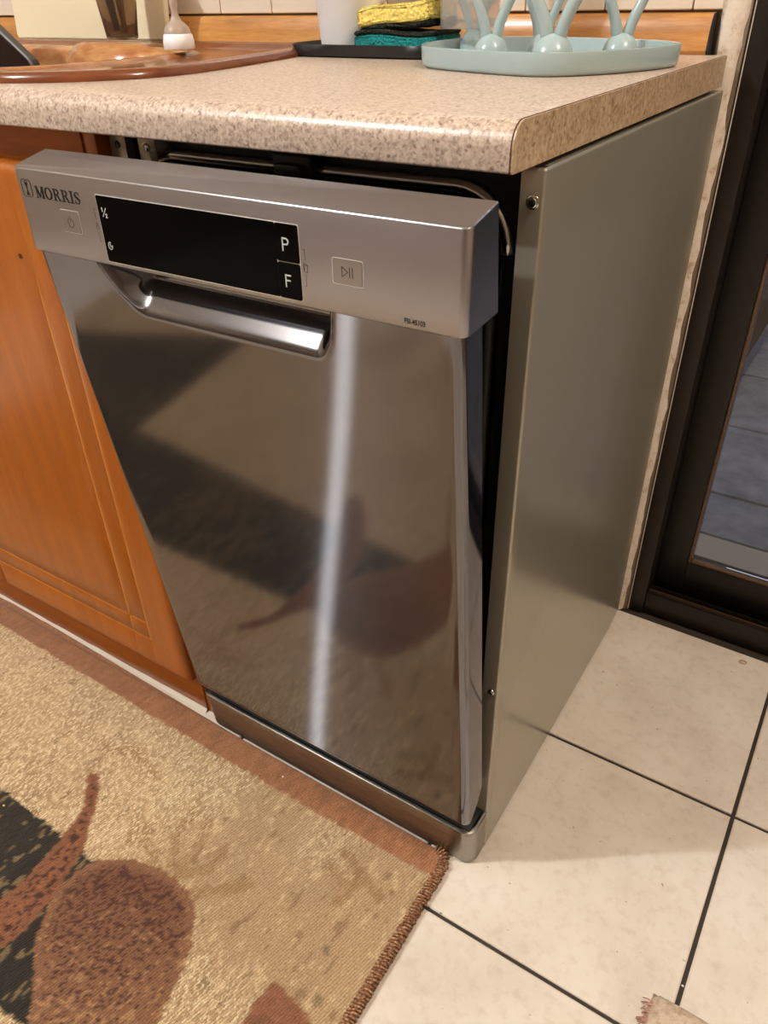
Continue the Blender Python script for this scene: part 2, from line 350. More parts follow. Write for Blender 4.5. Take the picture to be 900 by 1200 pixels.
# ---- outside
ps = boxo('patio_ground', (-1.0, .86, -.10), (4.0, 5.0, -.018), 'extdark', bev=0); tag(ps, kind='structure')
PW = .337; bands = [.861]+[1.028+PW*k for k in range(12)]
for j in range(len(bands)-1):
    for i in range(-2, 4):
        x0 = -.2+i*1.1+(.25 if j % 2 else 0); bm = bmesh.new(); box(bm, (x0+.003, bands[j]+.004, -.02), (x0+1.1-.003, bands[j+1]-.004, random.uniform(-.001, .001)), .003, 2); bm_link('paver', bm, 'paver', ps, angle=40)
tag(boxo('door_sill', (.3, .70, -.06), (1.8, .858, .0), 'sill', bev=.004), kind='structure'); tag(boxo('outer_track', (.3, .6605, -.06), (1.8, .699, .018), 'framedark', bev=.002), kind='structure')
tag(boxo('sky_screen_right', (3.2, .9, -.02), (3.3, 4.9, 2.2), 'extdark', bev=.004), kind='structure')  # unseen wall, added to block blue sky from the steel reflections
pw = boxo('patio_wall', (.28, 1.52, -.02), (.405, 5.0, 2.2), 'extdark', bev=.004); tag(pw, kind='structure')
tag(boxo('patio_wall_end', (-1.0, 4.9, -.02), (4.0, 5.0, 2.2), 'extdark', bev=.004), kind='structure')  # height raised to keep blue sky out of the panel reflections

# ================================================================ WORKTOP
def nose(y0, yb, zt, zb, r, rb, ins=0):
    P = [(yb, zb+ins)]
    P.append((y0+rb, zb+ins))
    for k in range(4): t = math.radians(270-90*(k+1)/4); P.append((y0+rb+ins*0+rb*math.cos(t), zb+ins+rb+rb*math.sin(t)))
    for k in range(9): t = math.radians(180-90*k/8); P.append((y0+r+r*math.cos(t), zt-ins-r+r*math.sin(t)))
    P.append((yb, zt-ins)); return P
PR = nose(-.0505, .5265, ZC, .8235, .016, .002)
bm = bmesh.new(); prism(bm, PR, lambda y, z: (-1.75, y, z), lambda y, z: (.4425, y, z))
wt = bm_link('worktop', bm, 'lam', org=(-.6, .24, .8235), angle=35)
tag(wt, 'speckled beige laminate worktop with rounded front edge above the dishwasher', 'worktop')
# dark seam, end edging
def scaled(P, s_): return [((y+.0505)*1-.0505-s_*(1 if y < .3 else -0), z+(s_ if z > .84 else -s_)) for y, z in P]
bm = bmesh.new(); prism(bm, scaled(PR, .0004), lambda y, z: (.4425, y, z), lambda y, z: (.4431, y, z)); bm_link('edge_seam', bm, 'seam', wt)
bm = bmesh.new(); prism(bm, PR, lambda y, z: (.4431, y, z), lambda y, z: (.4446, y, z)); e_ = bm_link('end_edging', bm, 'lamend', wt); e_['label'] = 'coarser brown speckled edging strip'

# ================================================================ SINK
OUT = chaikin([(-.98, -.018), (-.56, -.018), (-.17, -.022), (-.10, -.004), (-.04, .045), (-.010, .105), (-.022, .21), (-.055, .365), (-.085, .45), (-.12, .492), (-.20, .498), (-.6, .498), (-.98, .498), (-1.02, .46), (-1.02, .02)], 3)
h = .0036; gx = np.arange(-1.03, .0, h); gy = np.arange(-.03, .51, h); XX, YY = np.meshgrid(gx, gy, indexing='ij')
sd, nx, ny = sdf_poly(XX, YY, OUT)
RIN = .036; near = (np.abs(sd-RIN) < h*.72); ux = (XX-nx)/np.maximum(np.abs(sd), 1e-9)*np.sign(sd); uy = (YY-ny)/np.maximum(np.abs(sd), 1e-9)*np.sign(sd)
XX2 = np.where(near, nx+ux*RIN, XX); YY2 = np.where(near, ny+uy*RIN, YY); sd2 = np.where(near, RIN, sd)
deckz = np.full(XX.shape, .0015)
bowl = chaikin([(-.93, .05), (-.30, .05), (-.215, .10), (-.215, .30), (-.25, .375), (-.36, .40), (-.40, .365), (-.50, .365), (-.54, .40), (-.93, .40)], 3)
bs, _, _ = sdf_poly(XX, YY, bowl)
z = deckz-.150*smooth(bs/.05)+.0045*smooth(1-np.abs(bs+.010)/.012)
isl = np.hypot((XX+.45)/.075, (YY-.42)/.05); z = np.where(bs < 0, z+.007*smooth((1.25-isl)/.35)*(sd2 > .02), z)
dep = np.clip(smooth((bs+.03)/.03)*.8+.12*smooth((sd2-.03)/.02), 0, 1)  # blends brown towards tan: strongest in the bowl, faint on the deck
idx = -np.ones(XX.shape, int); vs = []; dp = []; keep = (sd2 >= RIN)
ids = np.argwhere(keep)
for n_, (i, j) in enumerate(ids): idx[i, j] = n_
vs = np.stack([XX2[keep], YY2[keep], ZC+z[keep]], 1)
# argwhere order equals boolean-mask order
fs = []
for i in range(len(gx)-1):
    for j in range(len(gy)-1):
        q = [idx[i, j], idx[i+1, j], idx[i+1, j+1], idx[i, j+1]]
        if min(q) >= 0: fs.append(q)
OP = np.array(OUT); NO = len(OP); tg = np.roll(OP, -1, 0)-np.roll(OP, 1, 0); tg /= np.linalg.norm(tg, axis=1)[:, None]; area = np.sum(OP[:, 0]*np.roll(OP[:, 1], -1)-np.roll(OP[:, 0], -1)*OP[:, 1]); nin = np.stack([-tg[:, 1], tg[:, 0]], 1)*(1 if area > 0 else -1)
vl = vs.tolist(); nd = len(vl); extra = []
ringspec = [(.0, .0003), (.0001, .0012), (.0008, .0040), (.0022, .0066), (.0045, .0085), (.0080, .0094), (.0140, .0096), (.0200, .0092), (.0245, .0076), (.0290, .0046), (.0330, .0024), (.0372, .0014)]
for d_, z_ in ringspec:
    Q = OP+nin*d_
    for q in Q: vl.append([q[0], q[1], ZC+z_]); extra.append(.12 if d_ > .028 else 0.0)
for r_ in range(len(ringspec)-1):
    for k in range(NO): a0 = nd+r_*NO+k; a1 = nd+r_*NO+(k+1) % NO; fs.append([a0, a1, a1+NO, a0+NO])
tan_wv = np.concatenate([dep[keep], np.array(extra)])
me = bpy.data.meshes.new('sink'); me.from_pydata(vl, [], fs); at = me.attributes.new('tan_mix', 'FLOAT', 'POINT'); at.data.foreach_set('value', tan_wv.astype(np.float32))
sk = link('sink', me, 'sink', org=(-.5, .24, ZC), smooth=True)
tag(sk, 'glossy brown enamel inset sink with raised rim and tan bowl', 'sink')
bm = bmesh.new(); prism(bm, [(x*.98-.012, (y-.24)*.96+.24) for x, y in OUT], lambda x, y: (x, y, .80), lambda x, y: (x, y, .90))
bmesh.ops.recalc_face_normals(bm, faces=bm.faces[:])
bool_cut(wt, bm)
bm = bmesh.new(); lathe(bm, [(.0, ZC-.1488), (.018, ZC-.1488), (.032, ZC-.1480), (.036, ZC-.1495)], -.55, .21, 24, closed=True); bm_link('drain', bm, 'chrome', sk, smooth=True)

# ================================================================ CABINET
cb = empty('base_cabinet', (-.5, .2, 0), 'orange-brown varnished wooden sink cabinet left of the dishwasher', 'cabinet')
boxo('side_panel', (-.020, -.0185, .0), (-.002, .52, .8225), 'wood', cb)
boxo('side_panel', (-1.10, -.0185, .0), (-1.08, .52, .8225), 'wood', cb)
boxo('plinth_board', (-1.08, -.0205, .0), (-.0205, -.004, .070), 'woodx', cb); boxo('bottom_board', (-1.079, -.0035, .055), (-.0205, .52, .071), 'woodx', cb, 0)
boxo('top_rail', (-1.08, -.0205, .775), (-.0205, -.003, .8225), 'woodx', cb); boxo('face_stile', (-.058, -.0212, .0705), (-.0207, -.003, .7745), 'wood', cb)
boxo('back_board', (-1.08, .49, .075), (-.0205, .50, .70), 'woodx', cb, 0)
def cab_door(x0, x1, z0, z1, flip=1):
    # routed double grooves crossing at the corners, rounded edges
    xi, xo, zl, zu = .066, .102, .058, .090       # groove distances from edge (outer, inner)
    def lines(a_, b_, gs):
        L = [a_, a_+.0004, a_+.0015, a_+.0035, a_+.007, a_+.012]
        for g in gs: L += [g-.0028, g-.0012, g, g+.0012, g+.0028]
        L += [b_-.012, b_-.007, b_-.0035, b_-.0015, b_-.0004, b_]; L += list(np.linspace(a_+.02, b_-.02, 12)); return np.array(sorted(set(np.round(L, 5))))
    gxs = [x1-xi, x1-xo]; gzs = [z0+zl, z0+zu]
    xs = lines(x0, x1, gxs); zs = lines(z0, z1, gzs)
    A, B = np.meshgrid(xs, zs, indexing='ij'); d = np.zeros(A.shape)
    e = np.minimum(np.minimum(A-x0, x1-A), np.minimum(B-z0, z1-B)); d += .010*(1-np.sqrt(np.clip(1-(1-np.clip(e/.012, 0, 1))**2, 0, 1)))
    inx = (A > x0+.004) & (A < x1-xi+.003); inz = (B > z0+zl-.003) & (B < z1-.115)
    for g in gxs: d = np.where(inz, np.maximum(d, .0018*np.clip(1-np.abs(A-g)/.0028, 0, 1)), d)
    for g in gzs: d = np.where(inx, np.maximum(d, .0018*np.clip(1-np.abs(B-g)/.0028, 0, 1)), d)
    Y = -.0415+d; bm = bmesh.new(); vg = grid(bm, A.tolist(), Y.tolist(), B.tolist())
    # back
    rim = [vg[i][0] for i in range(len(xs))]+[vg[-1][j] for j in range(1, len(zs))]+[vg[i][-1] for i in range(len(xs)-2, -1, -1)]+[vg[0][j] for j in range(len(zs)-2, 0, -1)]
    bk = [bm.verts.new((v.co.x, -.0222, v.co.z)) for v in rim]
    for i in range(len(rim)): bm.faces.new((rim[i], rim[(i+1) % len(rim)], bk[(i+1) % len(rim)], bk[i]))
    bm.faces.new(bk); o = bm_link('door', bm, 'wood', cb, smooth=True); 
    # lighter wood laid in the grooves
    bm = bmesh.new()
    for g in gxs: box(bm, (g-.0019, -.0404, z0+zl), (g+.0019, -.0400, z1-.115))
    for g in gzs: box(bm, (x0+.003, -.0404, g-.0019), (x1-xi, -.0400, g+.0019))
    gr = bm_link('groove_line', bm, 'groovewood', o); return o
dA = cab_door(-.4655, -.022, .078, .787); dB = cab_door(-.925, -.4685, .078, .787)
bm = bmesh.new(); lathe(bm, [(.0001, 0), (.0022, 0), (.0028, .0006), (.003, .0012)], 0, 0, 14, mtx=Matrix.Translation((-.140, -.0410, .690))@Matrix.Rotation(math.pi/2, 4, 'X')); bm_link('screw_hole', bm, 'seam', dA)
ck = bm = bmesh.new()
zz = np.linspace(-1.05, -.02, 90); rows = []
for x in zz:
    j = float(vnoise(np.array([x*40]), np.array([1.]), 9)[0])*.004; rows.append([(x, -.0206, .005+j*.4), (x, -.0222-j*.3, .003), (x, -.0235-j*.6, .0003)])
grid(bm, [[q[0] for q in r] for r in rows], [[q[1] for q in r] for r in rows], [[q[2] for q in r] for r in rows]); tag(bm_link('trim_3', bm, 'caulk', smooth=True), kind='structure')

# ================================================================ DISHWASHER
dw = empty('dishwasher', (.224, .25, 0), 'freestanding stainless steel dishwasher with its door slightly ajar under the worktop', 'dishwasher')
W = .448; Hh = .8195; DB = .5255
def side(sgn):
    # bent sheet: top flange, side, front flange; profile in plan swept over height
    bm = bmesh.new(); xo = W if sgn > 0 else 0.0; s_ = sgn; r = .0022
    plan = [(xo-s_*.0185, .010), (xo-s_*.0185, .0)]+[(xo-s_*r+s_*r*math.sin(math.radians(t)), r-r*math.cos(math.radians(t))) for t in (0, 22, 45, 68, 90)]+[(xo, .02), (xo, .25), (xo, .478), (xo, DB)]
    zl = [0.0035, .016, .1, .4, .7, Hh-.0025, Hh-.0008, Hh]
    rows = []
    for z in zl:
        row = []
        for x, y in plan:
            zz_ = z
            if z < .004: zz_ = .0035+(.0125 if y > .5 else 0)
            ins = .0 if z < Hh-.002 else (.0006 if z < Hh-.0001 else .0022)
            row.append((x-s_*ins if y > .0012 else x, y+(ins if y < .01 else 0), zz_))
        rows.append(row)
    grid(bm, [[q[0] for q in r_] for r_ in rows], [[q[1] for q in r_] for r_ in rows], [[q[2] for q in r_] for r_ in rows])
    o = bm_link('side_panel', bm, 'side', dw, smooth=True); o.data.set_sharp_from_angle(angle=math.radians(50))
    bm = bmesh.new(); box(bm, (min(xo-s_*.0022, xo-s_*.028), .010, Hh-.0012), (max(xo-s_*.0022, xo-s_*.028), DB, Hh), 0); bm_link('top_flange', bm, 'side', o)
    bm = bmesh.new(); box(bm, (min(xo, xo-s_*.03), DB-.002, .012), (max(xo, xo-s_*.03), DB, Hh), .0005); bm_link('rear_flange', bm, 'side', o)
side(1); side(-1)
boxo('back_panel', (.03, DB-.012, .04), (W-.03, DB-.003, Hh-.01), 'side', dw, 0)
# tub and its front frame
bm = bmesh.new()
op = rrect(.034, .105, W-.034, .790, .045, 8); ou = rrect(.0155, .088, W-.0195, .815, .006, 8)
ring = []
for P_, y in ((ou, .03), (ou, .0125), (op, .0125), (op, .020), (rrect(.040, .111, W-.040, .784, .04, 8), .022), (rrect(.040, .111, W-.040, .784, .04, 8), .48)):
    ring.append([bm.verts.new((x, y, z)) for x, z in P_])
for i in range(len(ring)-1):
    n = len(ring[i])
    for k in range(n): bm.faces.new((ring[i][k], ring[i][(k+1) % n], ring[i+1][(k+1) % n], ring[i+1][k]))
bm.faces.new(ring[-1]); bm_link('tub', bm, 'black', dw, angle=40)
bm = bmesh.new(); P_ = [q for q in rrect(.0285, .099, W-.0285, .8005, .045, 8) if q[1] > .752]; tube(bm, [(x, .0085, z) for x, z in P_], .0058, 10); bm_link('tub_rim', bm, 'tubsteel', dw, smooth=True)
bm = bmesh.new(); P_ = rrect(.040, .111, W-.040, .789, .036, 8); tube(bm, [(x, .006, z) for x, z in P_], .0055, 8, closed=True); bm_link('door_gasket', bm, 'rubber', dw, smooth=True)
bm = bmesh.new(); box(bm, (.205, -.006, .797), (.245, .012, .8135), .002); box(bm, (.212, -.014, .800), (.238, -.006, .807), .0015); bm_link('latch', bm, 'black', dw, angle=40)
# mounting brackets
for x in (.012, .052):
    bm = bmesh.new(); box(bm, (x-.011, -.0045, .790), (x+.011, -.0025, .818), .0006); b_ = bm_link('mounting_bracket', bm, 'side', dw, angle=40)
    bm = bmesh.new(); lathe(bm, [(.0001, 0), (.0032, 0), (.0036, .0006), (.003, .0012), (.0001, .0013)], 0, 0, 16, mtx=Matrix.Translation((x, -.0046, .807))@Matrix.Rotation(math.pi/2, 4, 'X')); bm_link('screw', bm, 'ink' if x < .03 else 'chrome', b_, smooth=True)
def screw(x, z, r):
    mt = Matrix.Translation((x, -.0001, z))@Matrix.Rotation(math.pi/2, 4, 'X')
    bm = bmesh.new(); lathe(bm, [(r*1.45, 0), (r*1.4, .0004), (r*1.15, .0007), (r*1.1, .0002), (r*1.0, .0004), (r, .0014), (r*.85, .0019), (r*.35, .0021), (.0001, .0021)], 0, 0, 24, mtx=mt, closed=True)
    o = bm_link('screw', bm, 'chrome', dw, angle=35)
    bm = bmesh.new(); c_ = Matrix.Translation((x, -.0021, z))@Matrix.Rotation(.5, 4, 'Y')
    box(bm, (-r*.6, -.0002, -r*.1), (r*.6, .0002, r*.1), 0, mtx=c_); box(bm, (-r*.1, -.0002, -r*.6), (r*.1, .0002, r*.6), 0, mtx=c_); bm_link('cross_slot', bm, 'ink', o)
screw(.4398, .7965, .0036); screw(.4400, .289, .0028)
# ---- plinth with rounded vertical ends, curved lip
bm = bmesh.new(); zt = .0755
def plinth_plan(y0, ins=0):
    r = .016; P_ = [(0.0+ins, -.0006)]
    for k in range(7): t = math.radians(180+90*k/6); P_.append((ins+r+r*math.cos(t), y0+r+r*math.sin(t)))
    for k in range(7): t = math.radians(270+90*k/6); P_.append((W-ins-r+r*math.cos(t), y0+r+r*math.sin(t)))
    P_.append((W-ins, -.0006)); return P_
rows = [[(x, y, z) for x, y in plinth_plan(yf, i_)] for z, yf, i_ in ((.003, -.0320, .001), (.006, -.0330, 0), (.045, -.0365, 0), (zt-.003, -.0405, 0), (zt-.0008, -.0402, .0004), (zt, -.0385, .0018), (zt, -.0360, .004), (zt-.010, -.0355, .005))]
# corner relief: the right end dips where the door corner sits
for r_ in rows[3:]:
    for i, (x, y, z) in enumerate(r_):
        if y > -.005: r_[i] = (x, y, z)
grid(bm, [[q[0] for q in r] for r in rows], [[q[1] for q in r] for r in rows], [[q[2] for q in r] for r in rows]); bm_link('plinth', bm, 'plinth_steel', dw, angle=50)
boxo('plinth_seal', (.006, -.0345, .060), (W-.006, .010, .0780), 'rubber', dw, .002)
# ---- door skin (tilted out about the plinth)
TH = math.radians(5.9); DO = Vector((0, -.0470, .1015)); LW = .635
def D(x, wv, d): return Vector((x, DO.y-math.sin(TH)*wv-math.cos(TH)*d, DO.z+math.cos(TH)*wv-math.sin(TH)*d))
xa, xb = .003, .4445; rr = .009
xs_f = np.array(sorted(set(np.round(np.concatenate([np.linspace(xa+rr, .06, 5), np.linspace(.06, .16, 44), np.linspace(.16, .29, 16), np.linspace(.29, .37, 40), np.linspace(.37, xb-rr, 8)]), 6))))
ws = np.array(sorted(set(np.round(np.concatenate([[0, .003, .006, .01, .02, .04, .06], np.linspace(.06, .57, 14), np.linspace(.57, LW, 44)]), 6))))
def pocket(x, wv):
    # stadium-shaped scoop under the control panel
    wi = .617; cl, cr_ = .134, .318
    X = np.asarray(x, float); Wv = np.asarray(wv, float)
    up_ = np.clip(Wv-.604, 0, 1); lx = cl-up_*.75; rx = cr_+up_*.15
    dl = np.maximum(lx-X, 0)*.9; dr = np.maximum(X-rx, 0)*1.5; dz = np.maximum(wi-Wv, 0)
    dist = np.hypot(np.maximum(dl, dr), dz)
    main = np.interp(dist, [0, .0012, .0035, .0055, .0175, .0200, .0225, .0260], [1, .97, .80, .70, .165, .075, .020, 0])
    return -.026*main
rows = []
for wv in ws:
    dk = -.030+(-.007)*(1-wv/LW)
    if wv < .03: dk = -.006+(dk+.006)*(wv/.03)
    bi = .0012*(1-min(wv/.004, 1)); row = [D(xa, wv, dk), D(xa, wv, -rr)]
    for t in (22.5, 45, 67.5): row.append(D(xa+rr-rr*math.cos(math.radians(t)), wv, -rr+rr*math.sin(math.radians(t))-bi))
    for x in xs_f: row.append(D(x, wv, float(pocket(x, wv))-bi))
    for t in (67.5, 45, 22.5): row.append(D(xb-rr+rr*math.cos(math.radians(t)), wv, -rr+rr*math.sin(math.radians(t))-bi))
    row += [D(xb, wv, -rr), D(xb, wv, dk)]; rows.append(row)
bm = bmesh.new(); grid(bm, [[q.x for q in r] for r in rows], [[q.y for q in r] for r in rows], [[q.z for q in r] for r in rows]); door = bm_link('door', bm, 'door_steel', dw, smooth=True)
bm = bmesh.new()
Pd = [(.016, .010), (W-.016, .010), (W-.016, .70), (.016, .70)]; prism(bm, Pd, lambda x, wv: D(x, wv, -.027-.004*(1-wv/LW)), lambda x, wv: D(x, wv, -.048)); bm_link('inner_door', bm, 'black', door)
bm = bmesh.new(); prism(bm, [(.009, .003), (xb-.006, .003), (xb-.006, .02), (.009, .02)], lambda x, wv: D(x, wv, -.003), lambda x, wv: D(x, wv, -.025)); bm_link('bottom_seal', bm, 'rubber', door)
# ---- control panel
PX0, PX1 = -.0025, W-.0002; ZB, ZT = .7335, .8040
def PF(h_): return -.1128+.0004*h_/.07          # front y at height h above ZB
def plan(y0, y1, ins):
    r = .0065; P_ = [(PX0+ins, y1)]
    for k in range(9): t = math.radians(180+90*k/8); P_.append((PX0+ins+r+r*math.cos(t), y0+r+r*math.sin(t)))
    for k in range(9): t = math.radians(270+90*k/8); P_.append((PX1-ins-r+r*math.cos(t), y0+r+r*math.sin(t)))
    P_.append((PX1-ins, y1)); return P_
bm = bmesh.new(); R_ = []
for z, yf, yb, ins in ((ZB+.0015, -.1112, -.066, .0015), (ZB+.0004, -.1120, -.0655, .0006), (ZB, -.1126, -.065, 0.0003), (ZB+.001, -.1129, -.065, 0), (ZB+.03, -.1127, -.069, 0), (ZT-.0016, -.1124, -.0745, 0), (ZT-.0005, -.1121, -.0745, .0003), (ZT, -.1111, -.0745, .0011)):
    P_ = plan(yf, yb, ins); R_.append([bm.verts.new((x, y, z+((y-yf)/(yb-yf))*(.0085 if z > ZT-.003 else .0035 if z < ZB+.01 else .004))) for x, y in P_])
for i in range(len(R_)-1):
    for k in range(len(R_[0])-1): bm.faces.new((R_[i][k], R_[i][k+1], R_[i+1][k+1], R_[i+1][k]))
    bm.faces.new((R_[i][-1], R_[i][0], R_[i+1][0], R_[i+1][-1]))
bm.faces.new(R_[0][::-1]); bm.faces.new(R_[-1]); cpn = bm_link('control_panel', bm, 'panel_steel', dw, angle=48)
boxo('panel_back', (.012, -.0705, .736), (W-.012, -.045, .7985), 'black', cpn, .002)
def on(x, h_, e=.0003): return (x, PF(h_)-e, ZB+h_)
def flat(name, polys, mat, e0=-.0004, e1=.0003, parent=cpn):
    bm = bmesh.new()
    for P_ in polys: prism(bm, P_, lambda x, q: on(x, q, e0), lambda x, q: on(x, q, e1))
    return bm_link(name, bm, mat, parent)
def stroke(pts, wd, closed=False):
    out = []; n = len(pts)
    for i in range(n if closed else n-1):
        a_, b_ = Vector(pts[i]), Vector(pts[(i+1) % n]); d = (b_-a_)
        if d.length < 1e-9: continue
        d.normalize(); p_ = Vector((-d.y, d.x))*wd/2; a2 = a_-d*wd*.25; b2 = b_+d*wd*.25
        out.append([tuple(a2+p_), tuple(a2-p_), tuple(b2-p_), tuple(b2+p_)])
    return out
DX0, DX1, DY0, DY1 = .1035, .3135, .0035, .0570
flat('display_bezel', [rrect(DX0-.0007, DY0-.0007, DX1+.0007, DY1+.0006, .001, 2)], 'groove', e0=-.001, e1=.00025)
flat('display_window', [rrect(DX0, DY0, .2925, DY1, .0008, 2)], 'blackgloss', e1=.0006)
flat('program_key', [rrect(.2930, .0305, DX1, DY1, .0012, 2)], 'blackgloss', e1=.0008); flat('function_key', [rrect(.2930, DY0, DX1, .0298, .0012, 2)], 'blackgloss', e1=.0008)
def pt(x, q, sx=1): return lambda a_, b_, c_: Vector((x+a_*sx, PF(.0)-.0013-abs(c_), ZB+q+b_))
flat('key_lettering', stroke([(.2995, .0383), (.2995, .0473)], .0010)+stroke([(.2995, .0470), (.3028, .0470), (.3044, .0459), (.3046, .0445), (.3036, .0430), (.2995, .0427)], .0010), 'whiteprint', e0=.0006, e1=.0012)
flat('key_lettering', stroke([(.2998, .0122), (.2998, .0212)], .0010)+stroke([(.2998, .0208), (.3044, .0208)], .0010)+stroke([(.2998, .0170), (.3038, .0170)], .0010), 'whiteprint', e0=.0006, e1=.0012)
# half-load and timer marks
hl = stroke([(.1085, .0405), (.1135, .0475)], .0006)+stroke([(.1080, .0468), (.1089, .0477), (.1089, .0445)], .0007)+stroke([(.1122, .0425), (.1130, .0430), (.1137, .0424), (.1122, .0402), (.1139, .0402)], .0007)
flat('half_load_mark', hl, 'whiteprint', e0=.0004, e1=.0009)
ck_ = [(.1100+.0024*math.cos(math.radians(t)), .0170+.0030*math.sin(math.radians(t))) for t in range(70, 381, 20)]
flat('timer_mark', stroke(ck_, .0006)+stroke([(.1100, .0190), (.1100, .0170), (.1112, .0163)], .0006), 'whiteprint', e0=.0004, e1=.0009)
def button(x0, q0, x1, q1):
    flat('button_edge', [rrect(x0-.0007, q0-.0007, x1+.0007, q1+.0007, .0018, 4)], 'groove', e1=.00022)
    flat('button_gap', [rrect(x0-.00025, q0-.00025, x1+.00025, q1+.00025, .0016, 4)], 'inkgrey', e1=.0003)
    return flat('button', [rrect(x0, q0, x1, q1, .0015, 4)], 'button', e1=.0007)
button(.0525, .0225, .0752, .0400); button(.3425, .0220, .3672, .0390)
pw_ = [(.0640+.0036*math.cos(math.radians(t)), .0305+.0040*math.sin(math.radians(t))) for t in range(120, 421, 15)]
flat('power_mark', stroke(pw_, .0005)+stroke([(.0640, .0358), (.0640, .0308)], .0005), 'inkgrey', e0=.0004, e1=.0009)
flat('start_pause_mark', stroke([(.3505, .0342), (.3505, .0272), (.3553, .0307)], .0005, True)+stroke([(.3569, .0342), (.3569, .0272)], .0005)+stroke([(.3592, .0342), (.3592, .0272)], .0005), 'inkgrey', e0=.0004, e1=.0009)
flat('bracket_mark', stroke([(.0995, .0455), (.0978, .0455), (.0978, .0372)], .00028)+stroke([(.0978, .0268), (.0978, .0190), (.0995, .0190)], .00028)+stroke(rrect(.0962, .0290, .0992, .0322, .0006, 2), .0003, True)+stroke([(.0968, .0322), (.0968, .0342), (.0986, .0342), (.0986, .0322)], .0003), 'inkgrey', e1=.0002)
flat('bracket_mark', stroke([(.3162, .0412), (.3180, .0412), (.3180, .0335)], .0003)+stroke([(.3180, .0238), (.3180, .0150), (.3165, .0150)], .0003)+stroke([(.3162, .0308), (.3166, .0256), (.3196, .0250), (.3202, .0300), (.3174, .0304), (.3170, .0270)], .0004)+stroke([(.3160, .0318), (.3200, .0304)], .0003), 'inkgrey', e1=.0002)
text_mesh('model_lettering', 'FSI-45103', .0062, lambda a_, b_, c_: Vector((.4005+a_*.68, PF(0)-.0001-abs(c_), ZB+.0030+b_*.85)), 'ink', cpn, .00004)
# serif brand lettering drawn letter by letter (cell height 1)
def letters():
    L = {}; s1, s2 = .19, .07
    sf = lambda x, y, w_=.16: stroke([(x-w_, y), (x+w_, y)], .07)
    L['M'] = (1.12, stroke([(.20, .04), (.20, .96)], s2)+stroke([(.90, .04), (.90, .96)], s1+.02)+stroke([(.20, .96), (.54, .12)], s1)+stroke([(.54, .12), (.88, .96)], s2)+sf(.17, .035)+sf(.90, .035, .19)+sf(.17, .965, .12)+sf(.93, .965, .16))
    o = [(.47+.36*math.cos(math.radians(t)), .5+.47*math.sin(math.radians(t))) for t in range(0, 360, 20)]
    q = []
    for i in range(18):
        a_, b_ = o[i], o[(i+1) % 18]; th = .075+.12*abs(math.cos(math.radians(i*20+10))); q += stroke([a_, b_], th)
    L['O'] = (.98, q)
    b = [(.26, .955), (.50, .94), (.66, .86), (.70, .74), (.64, .60), (.48, .52), (.26, .50)]
    L['R'] = (.98, stroke([(.24, .04), (.24, .96)], s1)+stroke(b[:2], .07)+stroke(b[1:5], .15)+stroke(b[4:], .07)+stroke([(.46, .52), (.64, .30), (.78, .05)], .17)+sf(.24, .035, .19)+sf(.84, .035, .10)+sf(.16, .965, .10))
    L['I'] = (.50, stroke([(.25, .04), (.25, .96)], s1+.01)+sf(.25, .035, .2)+sf(.25, .965, .2))
    L['S'] = (.78, stroke([(.62, .70), (.62, .90), (.50, .93)], .05)+stroke([(.60, .88), (.40, .96), (.22, .90), (.15, .76)], .09)+stroke([(.15, .76), (.22, .62), (.50, .42), (.62, .28)], .19)+stroke([(.62, .28), (.54, .09), (.34, .04), (.14, .14)], .09)+stroke([(.12, .32), (.12, .06)], .06))
    return L
LT = letters(); hx, hy, x = .0100, .0098, .0235; polys = []
ww = sum(LT[c_][0] for c_ in 'MORRIS'); sc = (.0835-.0235)/ww
for c_ in 'MORRIS':
    adv, q = LT[c_]
    for P_ in q: polys.append([(x+a_*sc, .0470+b_*hy) for a_, b_ in P_])
    x += adv*sc
flat('brand_lettering', polys, 'ink', e1=.00025)
em = stroke(rrect(.0065, .0468, .0192, .0610, .0030, 4), .0005, True)
em += [[(.0112, .0585), (.0146, .0585), (.0138, .0555), (.0120, .0555)], [(.0122, .0555), (.0136, .0555), (.0133, .0515), (.0125, .0515)], [(.0124, .0520), (.0134, .0520), (.0150, .0480), (.0108, .0480)]]+stroke([(.0115, .0598), (.0143, .0598)], .0007)+stroke([(.0110, .0590), (.0120, .0560)], .0006)+stroke([(.0148, .0590), (.0138, .0560)], .0006)
flat('emblem', em, 'ink', e1=.00025)

# ================================================================ RUG
RX0, RX1, RY0, RY1 = -1.25, .418, -1.15, -.0335; hs = .003
gx = np.arange(RX0, RX1+hs/2, hs); gy = np.arange(RY0, RY1+hs/2, hs); A, B = np.meshgrid(gx, gy, indexing='ij')
rc = .022; dx = np.clip(A-(RX1-rc), 0, 1); dy = np.clip(B-(RY1-rc), 0, 1); dd = np.hypot(dx, dy); m = (dx > 0) & (dy > 0) & (dd > rc)
A2 = np.where(m, RX1-rc+dx/np.maximum(dd, 1e-6)*rc, A); B2 = np.where(m, RY1-rc+dy/np.maximum(dd, 1e-6)*rc, B)
def nz(sx, sy_, s_): return vnoise(A*sx, B*sy_, s_)
jx = (nz(160, 160, 1)-.5)*.006; jy = (nz(160, 160, 2)-.5)*.006
XA = A+jx; YB = B+jy
def C3(r, g, b): return np.array(srgb(r, g, b)[:3])
def put(col, mask, c_): return col*(1-mask[..., None])+np.asarray(c_)*mask[..., None]
B2 = B2+np.clip(.05-A2, 0, 1)*.023*smooth((B2+.5)/.45)
tan = np.ones(A.shape+(1,))*C3(194, 164, 124); var = nz(7, 5, 3)*.6+nz(23, 18, 4)*.4
tan = tan*(.86+.28*var[..., None]); tan = put(tan, smooth((nz(3, 3, 31)-.45)/.3)*.35, C3(160, 128, 86))
